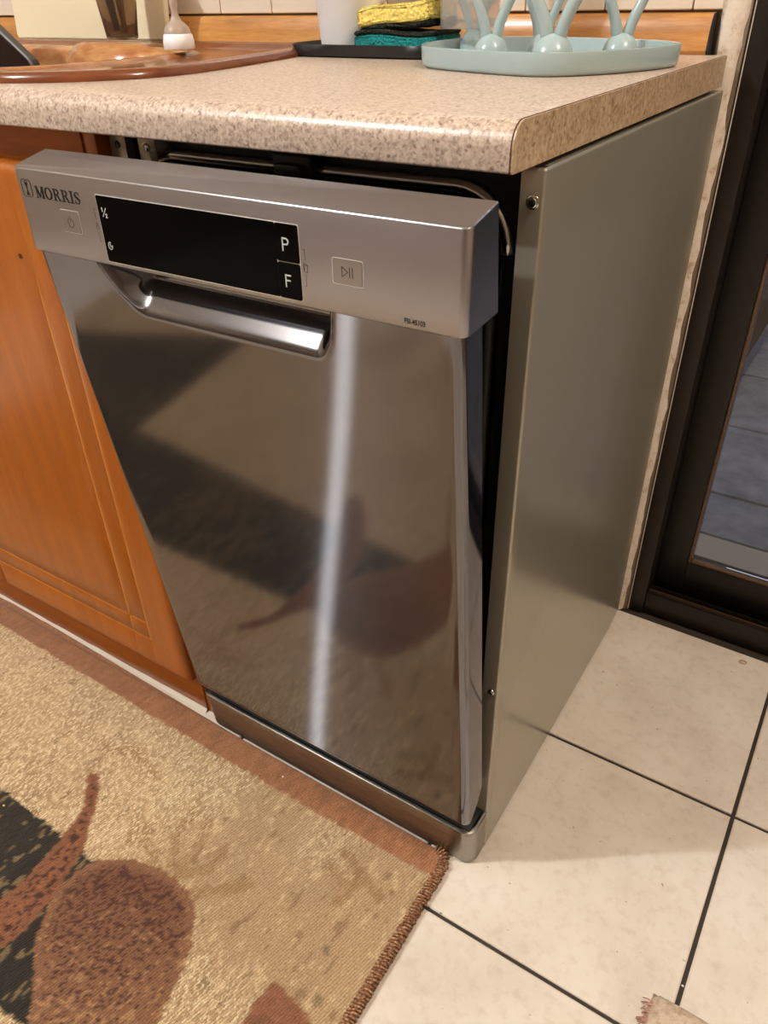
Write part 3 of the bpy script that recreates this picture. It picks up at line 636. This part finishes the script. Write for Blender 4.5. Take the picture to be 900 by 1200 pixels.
fl1 = (nz(300, 110, 5)*.6+nz(170, 60, 6)*.4); dens = nz(11, 9, 7)*.5+nz(4, 3, 8)*.5
col = put(tan, smooth((fl1+dens*.30-.74)/.05)*.5, C3(236, 208, 162)); col = put(col, smooth((nz(150, 60, 9)-.83)/.05)*.5, C3(126, 94, 58))
# ghost leaf sprays
def seg(mask, pts, wd):
    for (ax, ay), (bx, by) in zip(pts[:-1], pts[1:]):
        ex, ey = bx-ax, by-ay; t = np.clip(((XA-ax)*ex+(YB-ay)*ey)/(ex*ex+ey*ey), 0, 1); mask = np.maximum(mask, smooth(1.6-np.hypot(XA-ax-t*ex, YB-ay-t*ey)/wd)); 
    return mask
g_ = np.zeros(A.shape)
for P_ in ([(.13, -.255), (.10, -.20), (.085, -.15)], [(.13, -.255), (.135, -.20), (.115, -.16)], [(.13, -.25), (.165, -.215), (.165, -.18)], [(.115, -.25), (.06, -.225), (.03, -.21), (.05, -.24)], [(.17, -.25), (.205, -.22), (.225, -.205)], [(.33, -.16), (.34, -.12), (.30, -.10)], [(.34, -.12), (.37, -.13)], [(.33, -.14), (.29, -.125)], [(-.1, -.16), (-.05, -.14), (.0, -.15)]):
    g_ = seg(g_, P_, .0065)
col = put(col, g_*.55, C3(158, 120, 74))
# dark field
bandtop = -.283+.02*0
dk = smooth((-.283-YB)/.002)*smooth((YB-(-.53+(XA+.63)*.10))/.003)
dk = np.maximum(dk, smooth((-.50-YB)/.003)*smooth((-.655-XA)/.003)*smooth((YB+.90+(XA+.8)*.3)/.003))
edge = smooth((.045-XA+0*YB)/.002); wide = smooth((XA-2)/.1)
rightlim = np.where(YB > -.30, .045, .15+0*YB); dk = dk*smooth((rightlim-XA)/.002)
dcol = np.ones(A.shape+(1,))*C3(44, 38, 30)*(.8+.4*nz(60, 20, 11)[..., None]); fk = nz(260, 110, 12)*.6+nz(150, 60, 13)*.4+nz(9, 7, 14)*.25
dcol = put(dcol, smooth((fk-.76)/.04)*.7, C3(150, 128, 90)); col = col*(1-dk[..., None])+dcol*dk[..., None]
# curved stem
ST = chaikin([(-.093, -.190), (-.057, -.200), (-.033, -.225), (-.006, -.262), (.011, -.287), (.035, -.364), (.030, -.420), (-.01, -.50), (-.06, -.56), (-.09, -.54), (-.045, -.46), (-.023, -.382), (-.021, -.334), (-.034, -.257), (-.059, -.222)], 2)
s_, _, _ = sdf_poly(XA, YB, ST); sm = smooth(s_/.002+.5)
rust = np.ones(A.shape+(1,))*C3(144, 94, 64); spk = nz(330, 240, 15)
sc_ = put(rust, smooth((spk-.52)/.1)*smooth((s_-.003)/.006)*.9, C3(62, 30, 22)); sc_ = put(sc_, smooth((nz(220, 160, 16)-.72)/.1)*.4, C3(180, 116, 72)); col = col*(1-sm[..., None])+sc_*sm[..., None]
# large rounded bulb
EL = chaikin([(.045, -.270), (.10, -.247), (.150, -.245), (.195, -.262), (.215, -.292), (.232, -.335), (.246, -.375), (.262, -.43), (.262, -.50), (.20, -.55), (.155, -.50), (.120, -.440), (.060, -.395), (.028, -.352), (.020, -.305)], 3)
s_, _, _ = sdf_poly(XA, YB, EL); sm = smooth(s_/.002+.5)
ec = np.ones(A.shape+(1,))*C3(144, 102, 72); grad = np.clip(1.1-((A-.02)*1.7+(-.245-B)*4.2)*1.15, 0, 1)
spk = nz(330, 330, 17); ec = put(ec, smooth((spk-(.76-.36*grad))/.08)*smooth((s_-.006)/.01)*.88, C3(70, 32, 26)); ec = put(ec, smooth((nz(260, 200, 18)-(.62+.4*grad))/.08)*.6, C3(198, 154, 108))
ec = put(ec, grad*.5*smooth((s_-.008)/.01), C3(98, 54, 36)); col = col*(1-sm[..., None])+ec*sm[..., None]
# rust square block at the lower right
s_, _, _ = sdf_poly(XA, YB, [(.322, -.272), (.405, -.287), (.40, -.40), (.31, -.40)]); sm = smooth(s_/.002+.5); bc = np.ones(A.shape+(1,))*C3(150, 100, 72)*(.8+.4*nz(120, 120, 19)[..., None]); col = col*(1-sm[..., None])+bc*sm[..., None]
# rust border along the cabinets
bl = -.0785+(XA-.1)*.012; bmk = smooth((B-bl+(nz(200, 200, 21)-.5)*.004)/.002); bcx = np.ones(A.shape+(1,))*C3(178, 124, 86)*(.78+.34*nz(180, 90, 22)[..., None]); tanmask = (1-bmk); bcx = put(bcx, smooth((.05-A)/.5)*.30, C3(150, 106, 80))
col = col*(1-bmk[..., None])+bcx*bmk[..., None]
tanmask = tanmask*(1-dk)
for Pq in (ST, EL, [(.322, -.272), (.405, -.287), (.40, -.40), (.31, -.40)]):
    q_, _, _ = sdf_poly(XA, YB, Pq); tanmask = tanmask*(1-smooth(q_/.002+.5))
# dark stains
for sx_, sy_, r_ in ((.352, -.214, .006), (.377, -.262, .006), (.20, -.28, .003), (-.12, -.14, .003)): col = put(col, smooth(1.4-np.hypot(XA-sx_, YB-sy_)/r_)*.6, C3(92, 78, 52))
th_ = .0065; zz = th_+(nz(300, 300, 23)-.5)*.0012+(nz(40, 40, 24)-.5)*.0012+fl1*.0008
zz = np.where(bmk > .5, zz+.0006, zz); edg = np.minimum(RX1-A2, np.minimum(RY1-B2, B2-RY0)); zz = zz*np.clip(edg/.004, .25, 1)
nv = A.size; co = np.stack([A2.ravel(), B2.ravel(), zz.ravel()], 1); ny_ = len(gy); I, J = np.meshgrid(np.arange(len(gx)-1), np.arange(ny_-1), indexing='ij'); b0 = (I*ny_+J).ravel()
F = np.stack([b0, b0+ny_, b0+ny_+1, b0+1], 1); me = bpy.data.meshes.new('rug'); me.vertices.add(nv); me.vertices.foreach_set('co', co.ravel().astype(np.float32)); me.loops.add(F.size); me.loops.foreach_set('vertex_index', F.ravel().astype(np.int32)); me.polygons.add(len(F)); me.polygons.foreach_set('loop_start', np.arange(0, F.size, 4, dtype=np.int32)); me.update(calc_edges=True)
ca = me.color_attributes.new('pattern', 'FLOAT_COLOR', 'POINT'); ca.data.foreach_set('color', np.concatenate([col.reshape(-1, 3), (tanmask*smooth((dens-.22)/.35)).reshape(-1, 1)], 1).ravel().astype(np.float32))
a = MT('woven_rug', (176, 146, 104), .95); at = a.n('ShaderNodeAttribute'); at.attribute_name = 'pattern'; P = a.n('ShaderNodeNewGeometry').outputs['Position']
wv = a.n('ShaderNodeTexWave'); wv.inputs['Scale'].default_value = 95; wv.inputs['Distortion'].default_value = 3; wv.inputs['Detail'].default_value = 2; wv.inputs['Detail Scale'].default_value = 3
mp = a.n('ShaderNodeMapping'); mp.inputs['Rotation'].default_value = (0, 0, .25); a.l(P, mp.inputs[0]); a.l(mp.outputs[0], wv.inputs['Vector'])
nn = a.noise(P, 420, 3, .7); k = a.ramp(wv.outputs['Fac'], [(.2, (205, 200, 196)), (.7, (255, 255, 255))]); k2 = a.ramp(nn, [(.3, (190, 186, 182)), (.6, (255, 255, 255))])
mp2 = a.n('ShaderNodeMapping'); mp2.inputs['Scale'].default_value = (1, .42, 1); mp2.inputs['Rotation'].default_value = (0, 0, .12); a.l(P, mp2.inputs[0])
fk2 = a.ramp(a.noise(mp2.outputs[0], 300, 4, .65), [(.52, (0, 0, 0)), (.55, (255, 255, 255))]); fk3 = a.ramp(a.noise(mp2.outputs[0], 210, 3, .6), [(.34, (255, 255, 255)), (.38, (0, 0, 0))])
mu = a.n('ShaderNodeMath'); mu.operation = 'MULTIPLY'; a.l(fk2, mu.inputs[0]); a.l(at.outputs['Alpha'], mu.inputs[1]); mu3 = a.n('ShaderNodeMath'); mu3.operation = 'MULTIPLY'; a.l(mu.outputs[0], mu3.inputs[0]); mu3.inputs[1].default_value = .95
mu2 = a.n('ShaderNodeMath'); mu2.operation = 'MULTIPLY'; a.l(fk3, mu2.inputs[0]); a.l(at.outputs['Alpha'], mu2.inputs[1]); mu4 = a.n('ShaderNodeMath'); mu4.operation = 'MULTIPLY'; a.l(mu2.outputs[0], mu4.inputs[0]); mu4.inputs[1].default_value = .35
bc_ = a.mix(mu4.outputs[0], a.mix(mu3.outputs[0], at.outputs['Color'], (240, 220, 180)), (150, 116, 76))
a.base(a.mix(.8, a.mix(.7, bc_, k, 'MULTIPLY'), k2, 'MULTIPLY')); a.bump(wv.outputs['Fac'], .5, .0012); M['rug'] = a.m
rug = link('rug', me, 'rug', org=(-.4, -.6, 0), smooth=True); tag(rug, 'woven beige and rust patterned rug lying on the tiles before the dishwasher', 'rug')
rug.data.materials[0].node_tree.nodes['Principled BSDF'].inputs['Sheen Weight'].default_value = .15
# whipped edge: many wound stitches round the right border and corner
path = [(RX1-.002, RY0+.002*i) for i in range(0, int((RY1-rc-RY0)/.002))]+[(RX1-.002-rc+.0+rc*math.cos(t), RY1-rc+rc*math.sin(t)) for t in np.linspace(0, 1.35, 14)]
bm = bmesh.new(); tube(bm, [(x, y, .0050) for x, y in path[::4]]+[(path[-1][0], path[-1][1], .005)], .0042, 8)
acc = 0
L_ = []; last = None
for x, y in path:
    if last is None or math.hypot(x-last[0], y-last[1]) > .0031: L_.append((x, y)); last = (x, y)
for i, (x, y) in enumerate(L_):
    if y < -.75: continue
    a_ = L_[max(i-1, 0)]; b_ = L_[min(i+1, len(L_)-1)]; t = Vector((b_[0]-a_[0], b_[1]-a_[1], 0)).normalized(); n_ = Vector((t.y, -t.x, 0)); n_ = (n_+t*random.uniform(.15, .5)).normalized(); r_ = .0062+random.uniform(-.0006, .0008)
    tube(bm, [Vector((x, y, .0052))+n_*(math.cos(u)*(r_+.0012))+Vector((0, 0, 1))*math.sin(u)*.0054 for u in np.linspace(-.5, math.pi+.3, 8)], .0012+random.uniform(0, .0003), 5)
a = MT('rust_whipping_yarn', (150, 104, 72), .9); P = a.n('ShaderNodeNewGeometry').outputs['Position']; a.base(a.ramp(a.noise(P, 330, 3, .7), [(.36, (84, 50, 32)), (.52, (150, 104, 72)), (.66, (196, 156, 116))])); M['yarn'] = a.m
we = bm_link('whipped_edge', bm, 'yarn', rug, smooth=True); we['kind'] = 'stuff'; we['label'] = 'rust yarn whipping along the rug edge'

# ================================================================ THINGS ON THE WORKTOP AND SINK
# drying rack base
rk = empty('bottle_drying_rack', (.30, .34, ZC), 'pale mint plastic bottle drying rack with splayed pegs on the worktop', 'drying rack')
RO = chaikin([(.170, .300), (.198, .262), (.300, .222), (.352, .212), (.396, .255), (.427, .325), (.434, .375), (.400, .420), (.317, .455), (.215, .480), (.150, .440), (.150, .350)], 3)
def off(P_, d):
    cx, cy_ = .30, .345; return [(x+(cx-x)*d/math.hypot(x-cx, y-cy_), y+(cy_-y)*d/math.hypot(x-cx, y-cy_)) for x, y in P_]
bm = bmesh.new(); lv = [(RO, .004, ZC), (RO, .001, ZC+.0015), (RO, 0, ZC+.004), (RO, -.001, ZC+.0185), (RO, -.0006, ZC+.0198), (RO, .0008, ZC+.0200), (RO, .0022, ZC+.0195), (RO, .0026, ZC+.018), (RO, .0036, ZC+.005), (RO, .008, ZC+.0035)]
rg = [[bm.verts.new((x, y, z)) for x, y in off(P_, d)] for P_, d, z in lv]; n = len(RO)
for i in range(len(rg)-1):
    for k in range(n): bm.faces.new((rg[i][k], rg[i][(k+1) % n], rg[i+1][(k+1) % n], rg[i+1][k]))
bm.faces.new(rg[0][::-1]); bm.faces.new(rg[-1]); bm_link('tray_base', bm, 'mint', rk, angle=50)
def peg(x, y, ang, s_=1.0):
    bm = bmesh.new(); r = .0185*s_; z0 = ZC+.0035
    pr = [(r*1.02, z0), (r*1.04, z0+.004)]+[(r*math.cos(t), z0+.0095+r*1.05*math.sin(t)) for t in np.linspace(.1, 1.45, 9)]
    lathe(bm, pr, x, y, 28); ca_, sa = math.cos(ang), math.sin(ang)
    for sg in (-1, 1):
        P_ = []; Rr = []
        for t in np.linspace(0, 1, 12):
            sp_ = (.0050+.026*smooth(np.array(t*1.15))*1.0 - .010*max(0, t-.75)*4*.3)*s_; P_.append((x+sg*sp_*ca_, y+sg*sp_*sa, z0+.021*s_+t*.085)); Rr.append((.0058-.0008*min(t*2, 1))*s_)
        tube(bm, P_, Rr, 12)
    # rounded bridge joining the prong tips
    bm_link('peg', bm, 'mint', rk, smooth=True)
peg(.262, .285, .35, .95); peg(.345, .245, .25, 1.08); peg(.387, .315, .55, .95); peg(.292, .345, .2, .85); peg(.178, .412, .3, .9)
# clear bottle upside down over the back left peg
bm = bmesh.new(); bx, by, bz = .172, .410, ZC+.0315
lathe(bm, [(q_*1.15, z_) for q_, z_ in [(.0285, bz), (.0300, bz-.0005), (.0305, bz+.001), (.0300, bz+.008), (.0306, bz+.010), (.0300, bz+.012), (.0306, bz+.016), (.0300, bz+.018), (.0305, bz+.13), (.028, bz+.142), (.0, bz+.146), (.0, bz+.144), (.0265, bz+.140), (.0285, bz+.13), (.0283, bz+.012), (.0285, bz)]], bx, by, 40, closed=True)
cb_ = bm_link('clear_cup', bm, 'clearplastic', org=(bx, by, bz), smooth=True); tag(cb_, 'clear plastic ribbed cup upside down at the left of the mint drying rack', 'cup')
# black tray with white tub and sponges
tr = [(-.075, .385), (-.060, .370), (.128, .366), (.138, .374), (.146, .452), (.178, .482), (.178, .518), (-.075, .518), (-.088, .505), (-.088, .40)]
TR = chaikin(tr, 2); bm = bmesh.new(); cx_, cy2 = .04, .44
def offc(P_, d): return [(x+(cx_-x)*d/math.hypot(x-cx_, y-cy2), y+(cy2-y)*d/math.hypot(x-cx_, y-cy2)) for x, y in P_]
lv = [(.006, ZC+.0002), (.001, ZC+.002), (-.0005, ZC+.0135), (.0008, ZC+.0145), (.0022, ZC+.0135), (.0045, ZC+.004), (.010, ZC+.003)]
rg = [[bm.verts.new((x, y, z)) for x, y in offc(TR, d)] for d, z in lv]; n = len(TR)
for i in range(len(rg)-1):
    for k in range(n): bm.faces.new((rg[i][k], rg[i][(k+1) % n], rg[i+1][(k+1) % n], rg[i+1][k]))
bm.faces.new(rg[0][::-1]); bm.faces.new(rg[-1]); ty = bm_link('black_tray', bm, 'blackmetal', org=(cx_, cy2, ZC), angle=50); tag(ty, 'low black tray holding the white tub and sponges behind the drying rack', 'tray')
TZ = ZC+.0032
bm = bmesh.new(); lathe(bm, [(.0, TZ), (.036, TZ), (.0395, TZ+.001), (.0405, TZ+.004), (.0535, TZ+.145), (.055, TZ+.146), (.055, TZ+.149), (.0525, TZ+.149), (.0515, TZ+.145), (.038, TZ+.005), (.0, TZ+.004)], -.022, .445, 56, closed=True)
tb = bm_link('white_tub', bm, 'whiteplastic', org=(-.022, .445, TZ), smooth=True); tag(tb, 'tall white tapered plastic tub standing in the black tray', 'tub')
bm = bmesh.new(); lathe(bm, [(.0001, 0), (.0012, 0), (.0012, .0006), (.0001, .0008)], 0, 0, 10, mtx=Matrix.Translation((-.018, .4035, TZ+.030))@Matrix.Rotation(math.pi/2, 4, 'X')); bm_link('moulding_dimple', bm, 'whiteplastic', tb, smooth=True)
def pad(name, cx, cy_, z0, lx, ly, hz, mat, mt, label=None, parent=None, amp=.0015, org=None):
    bm = bmesh.new(); box(bm, (-lx/2, -ly/2, 0), (lx/2, ly/2, hz), .004, 3); bmesh.ops.subdivide_edges(bm, edges=bm.edges[:], cuts=4, use_grid_fill=True)
    for v in bm.verts: v.co += Vector((random.uniform(-1, 1), random.uniform(-1, 1), random.uniform(-.6, .6)))*amp*.5+Vector((0, 0, .0018*math.sin(v.co.x*60+cx*30)))
    bmesh.ops.transform(bm, matrix=mt, verts=bm.verts[:]); return bm_link(name, bm, mat, parent, org, smooth=True)
m1 = Matrix.Translation((.080, .420, TZ+.0025))@Matrix.Rotation(.05, 4, 'Z')
s1_ = empty('teal_sponge', (.095, .418, TZ), 'teal and black scouring sponge lying under the yellow one', 'sponge', 'sponges in the black tray')
pad('foam', .1, 0, 0, .118, .066, .018, 'spteal', m1, parent=s1_); pad('scourer', .1, 0, 0, .118, .067, .006, 'spblack', m1@Matrix.Translation((0, 0, .0175)), parent=s1_)
m2 = Matrix.Translation((.083, .418, TZ+.0275))@Matrix.Rotation(-.03, 4, 'Z')@Matrix.Rotation(-.10, 4, 'Y')
s2_ = empty('yellow_sponge', (.083, .418, TZ+.026), 'yellow sponge with dark scourer underside lying on the teal sponge', 'sponge', 'sponges in the black tray')
pad('scourer', .1, 0, 0, .104, .064, .006, 'spblack', m2, parent=s2_, amp=.003); pad('foam', .1, 0, 0, .106, .065, .020, 'spyellow', m2@Matrix.Translation((-.001, 0, .0055)), parent=s2_, amp=.002)
# silicone teat with screw ring
zr = ZC+.0098; nb = empty('bottle_teat', (-.213, .315, zr), 'baby bottle teat in a white screw ring on the sink rim', 'bottle teat')
bm = bmesh.new(); lathe(bm, [(.0, zr), (.0195, zr), (.0205, zr+.001), (.0205, zr+.010), (.0198, zr+.012), (.0190, zr+.0165), (.017, zr+.018), (.0, zr+.018)], -.213, .315, 40, closed=True); bm_link('screw_ring', bm, 'whiteplastic', nb, smooth=True)
bm = bmesh.new(); pr = [(.0175, .016), (.0172, .020), (.0155, .025), (.0115, .029), (.0075, .032), (.0055, .036), (.0042, .041), (.0040, .045), (.0052, .049), (.0055, .053), (.0042, .057), (.0018, .0592), (.0001, .0596)]
lathe(bm, [(r, zr+z) for r, z in pr], -.213, .315, 32, closed=True); o = bm_link('teat', bm, 'silicone', nb, smooth=True)
# cutting board leaning on the wall
zb = ZC+.010; mt = Matrix.Translation((-.615, .492, zb))@Matrix.Rotation(-.10, 4, 'X')
bm = bmesh.new(); P_ = rrect(-.195, 0, .195, .30, .008, 4); prism(bm, P_, lambda x, z: (x, 0, z), lambda x, z: (x, .010, z)); bmesh.ops.bevel(bm, geom=[e for e in bm.edges if abs(e.verts[0].co.y-e.verts[1].co.y) < 1e-6], offset=.0012, segments=2, affect='EDGES'); bmesh.ops.transform(bm, matrix=mt, verts=bm.verts[:])
cbd = bm_link('cutting_board', bm, 'cream', org=(-.615, .492, zb), angle=40); tag(cbd, 'cream plastic cutting board leaning on the wall behind the sink', 'cutting board')
# cutlery cup and cutlery
zc = ZC+.0145; cxx, cyy = -.447, .425
bm = bmesh.new(); lathe(bm, [(.0, zc), (.022, zc), (.0240, zc+.002), (.032, zc+.065), (.036, zc+.115), (.0345, zc+.115), (.0305, zc+.065), (.0225, zc+.004), (.0, zc+.003)], cxx, cyy, 36, closed=True)
cc = bm_link('cutlery_cup', bm, 'smoky', org=(cxx, cyy, zc), smooth=True); tag(cc, 'smoky clear cup holding cutlery at the back of the sink', 'cup')
def utensil(name, label, cat, dx, dy, lx, ly, mat, r=.0032, L=.17):
    bm = bmesh.new(); z0 = zc+.0065; P_ = [(cxx+dx+lx*t, cyy+dy+ly*t, z0+L*t) for t in np.linspace(0, 1, 8)]; tube(bm, P_, [r*(.9+.35*math.sin(t*3)) for t in np.linspace(0, 1, 8)], 10); hd = bm_link(name, bm, mat, org=P_[0], smooth=True); tag(hd, label, cat, 'cutlery in the smoky cup')
    return hd
utensil('knife', 'black handled knife at the left of the cutlery cup', 'knife', -.010, 0, -.022, 0, 'black', .0055)
utensil('fork', 'steel fork handle at the middle of the cutlery cup', 'fork', .0, .006, -.012, .004, 'chrome', .0032)
utensil('spoon', 'steel spoon handle at the right of the cutlery cup', 'spoon', .012, -.004, .010, 0, 'chrome', .0036)
utensil('peeler', 'brown handled peeler at the back of the cutlery cup', 'peeler', -.004, .012, -.020, .0, 'strip', .0045)
# black baking tray propped in the bowl
mt = Matrix.Translation((-.352, .185, .8535))@Matrix.Rotation(math.radians(33), 4, 'Y')@Matrix.Rotation(.12, 4, 'X')
bm = bmesh.new(); P_ = rrect(-.36, -.125, .0, .0, .012, 4); R3 = []
for ins, y in ((0, 0), (0, .0015), (.004, .0015), (.010, .020), (.012, .020)):
    R3.append([bm.verts.new((x+(-.18-x)*ins/.18, y, z+(-.0625-z)*ins/.0625)) for x, z in P_])
for i in range(len(R3)-1):
    for k in range(len(P_)): bm.faces.new((R3[i][k], R3[i][(k+1) % len(P_)], R3[i+1][(k+1) % len(P_)], R3[i+1][k]))
bm.faces.new(R3[-1]); bmesh.ops.transform(bm, matrix=mt, verts=bm.verts[:]); bt = bm_link('baking_tray', bm, 'blackmetal', org=(-.45, .19, .75), angle=40); tag(bt, 'black baking tray propped up in the sink bowl at the left', 'baking tray')
bm = bmesh.new(); tube(bm, [mt@Vector((x, .0, z)) for x, z in P_], .0022, 6, closed=True); bm_link('rolled_rim', bm, 'greyedge', bt, smooth=True)

# ================================================================ SMALL THINGS ON THE FLOOR
cl = empty('floor_cloth', (.79, -.13, 0), 'folded beige plush cloth with pinkish frayed end on the tiles', 'cloth')
def slabmesh(x0, y0, x1, y1, z0, z1, seed):
    nx_, ny2 = 40, 26; xs = np.linspace(x0, x1, nx_); ys = np.linspace(y0, y1, ny2); a_, b_ = np.meshgrid(xs, ys, indexing='ij')
    e = np.minimum(np.minimum(a_-x0, x1-a_), np.minimum(b_-y0, y1-b_)); zt_ = z0+(z1-z0)*np.sqrt(np.clip(1-(1-np.clip(e/.010, 0, 1))**2, 0, 1))+(vnoise(a_*60, b_*60, seed)-.5)*.003*np.clip(e/.01, 0, 1)
    a_ = a_+(vnoise(b_*50, a_*0, seed+1)-.5)*.004; bm = bmesh.new(); grid(bm, a_.tolist(), b_.tolist(), zt_.tolist()); return bm
bm_link('lower_fold', slabmesh(.684, -.20, .94, -.056, .0005, .016, 41), 'plush', cl, smooth=True)
bm = bmesh.new(); 
for i in range(70):
    y = -.195+.125*random.random(); x = .686; u = random.uniform(.004, .010); tube(bm, [(x+.004, y, .009), (x-u*.5, y+random.uniform(-.003, .003), .007), (x-u, y+random.uniform(-.004, .004), .0015)], .0007, 4)
fy = bm_link('frayed_end', bm, 'pinkfray', cl, smooth=True); fy['kind'] = 'stuff'
bm = bmesh.new(); tube(bm, [(.661+.0052*math.cos(t), .521+.0036*math.sin(t), .0013) for t in np.linspace(0, 5.6, 18)], .0011, 6); rb_ = bm_link('rubber_ring', bm, 'plush', org=(.661, .521, 0), smooth=True); tag(rb_, 'tiny pale ring lying on the tile before the door threshold', 'ring')

def crumb(x, y, z, r, mat, label):
    bm = bmesh.new(); bmesh.ops.create_icosphere(bm, subdivisions=2, radius=r)
    for v in bm.verts: v.co = Vector((v.co.x*1.2+x, v.co.y*.8+y, v.co.z*.6+z))+Vector((random.uniform(-1, 1), random.uniform(-1, 1), random.uniform(-1, 1)))*r*.12
    o = bm_link('crumb', bm, mat, org=(x, y, z), smooth=True); tag(o, label, 'crumb')
crumb(-.137, -.297, .0088, .0016, 'spyellow', 'tiny yellow crumb on the dark field of the rug')
crumb(.161, -.057, .0088, .0014, 'whiteplastic', 'tiny white crumb on the rust border of the rug')
crumb(.7106, -.030, -.0018, .0014, 'whiteplastic', 'tiny white crumb in the dark tile joint near the beige cloth')

# ================================================================ ROOM LAMPS AND OPPOSITE SIDE (seen only in reflections)
def fixture(name, x, y, r, label, z=2.30):
    e = empty(name, (x, y, HT), label, 'ceiling lamp'); bm = bmesh.new(); lathe(bm, [(.0, HT), (r, HT), (r, HT-.02), (r*.8, HT-.03), (.0, HT-.03)], x, y, 32, closed=True); bm_link('ceiling_plate', bm, 'lampwhite', e, smooth=True)
    bm = bmesh.new(); tube(bm, [(x, y, HT-.03), (x, y, z+.09)], .006, 8); bm_link('stem', bm, 'lampwhite', e)
fixture('ceiling_lamp', -.92, -1.2, .07, 'white ceiling lamp on a stem over the kitchen floor'); fixture('ceiling_lamp', 1.35, -.15, .07, 'white ceiling lamp on a stem near the glass door', 2.28)
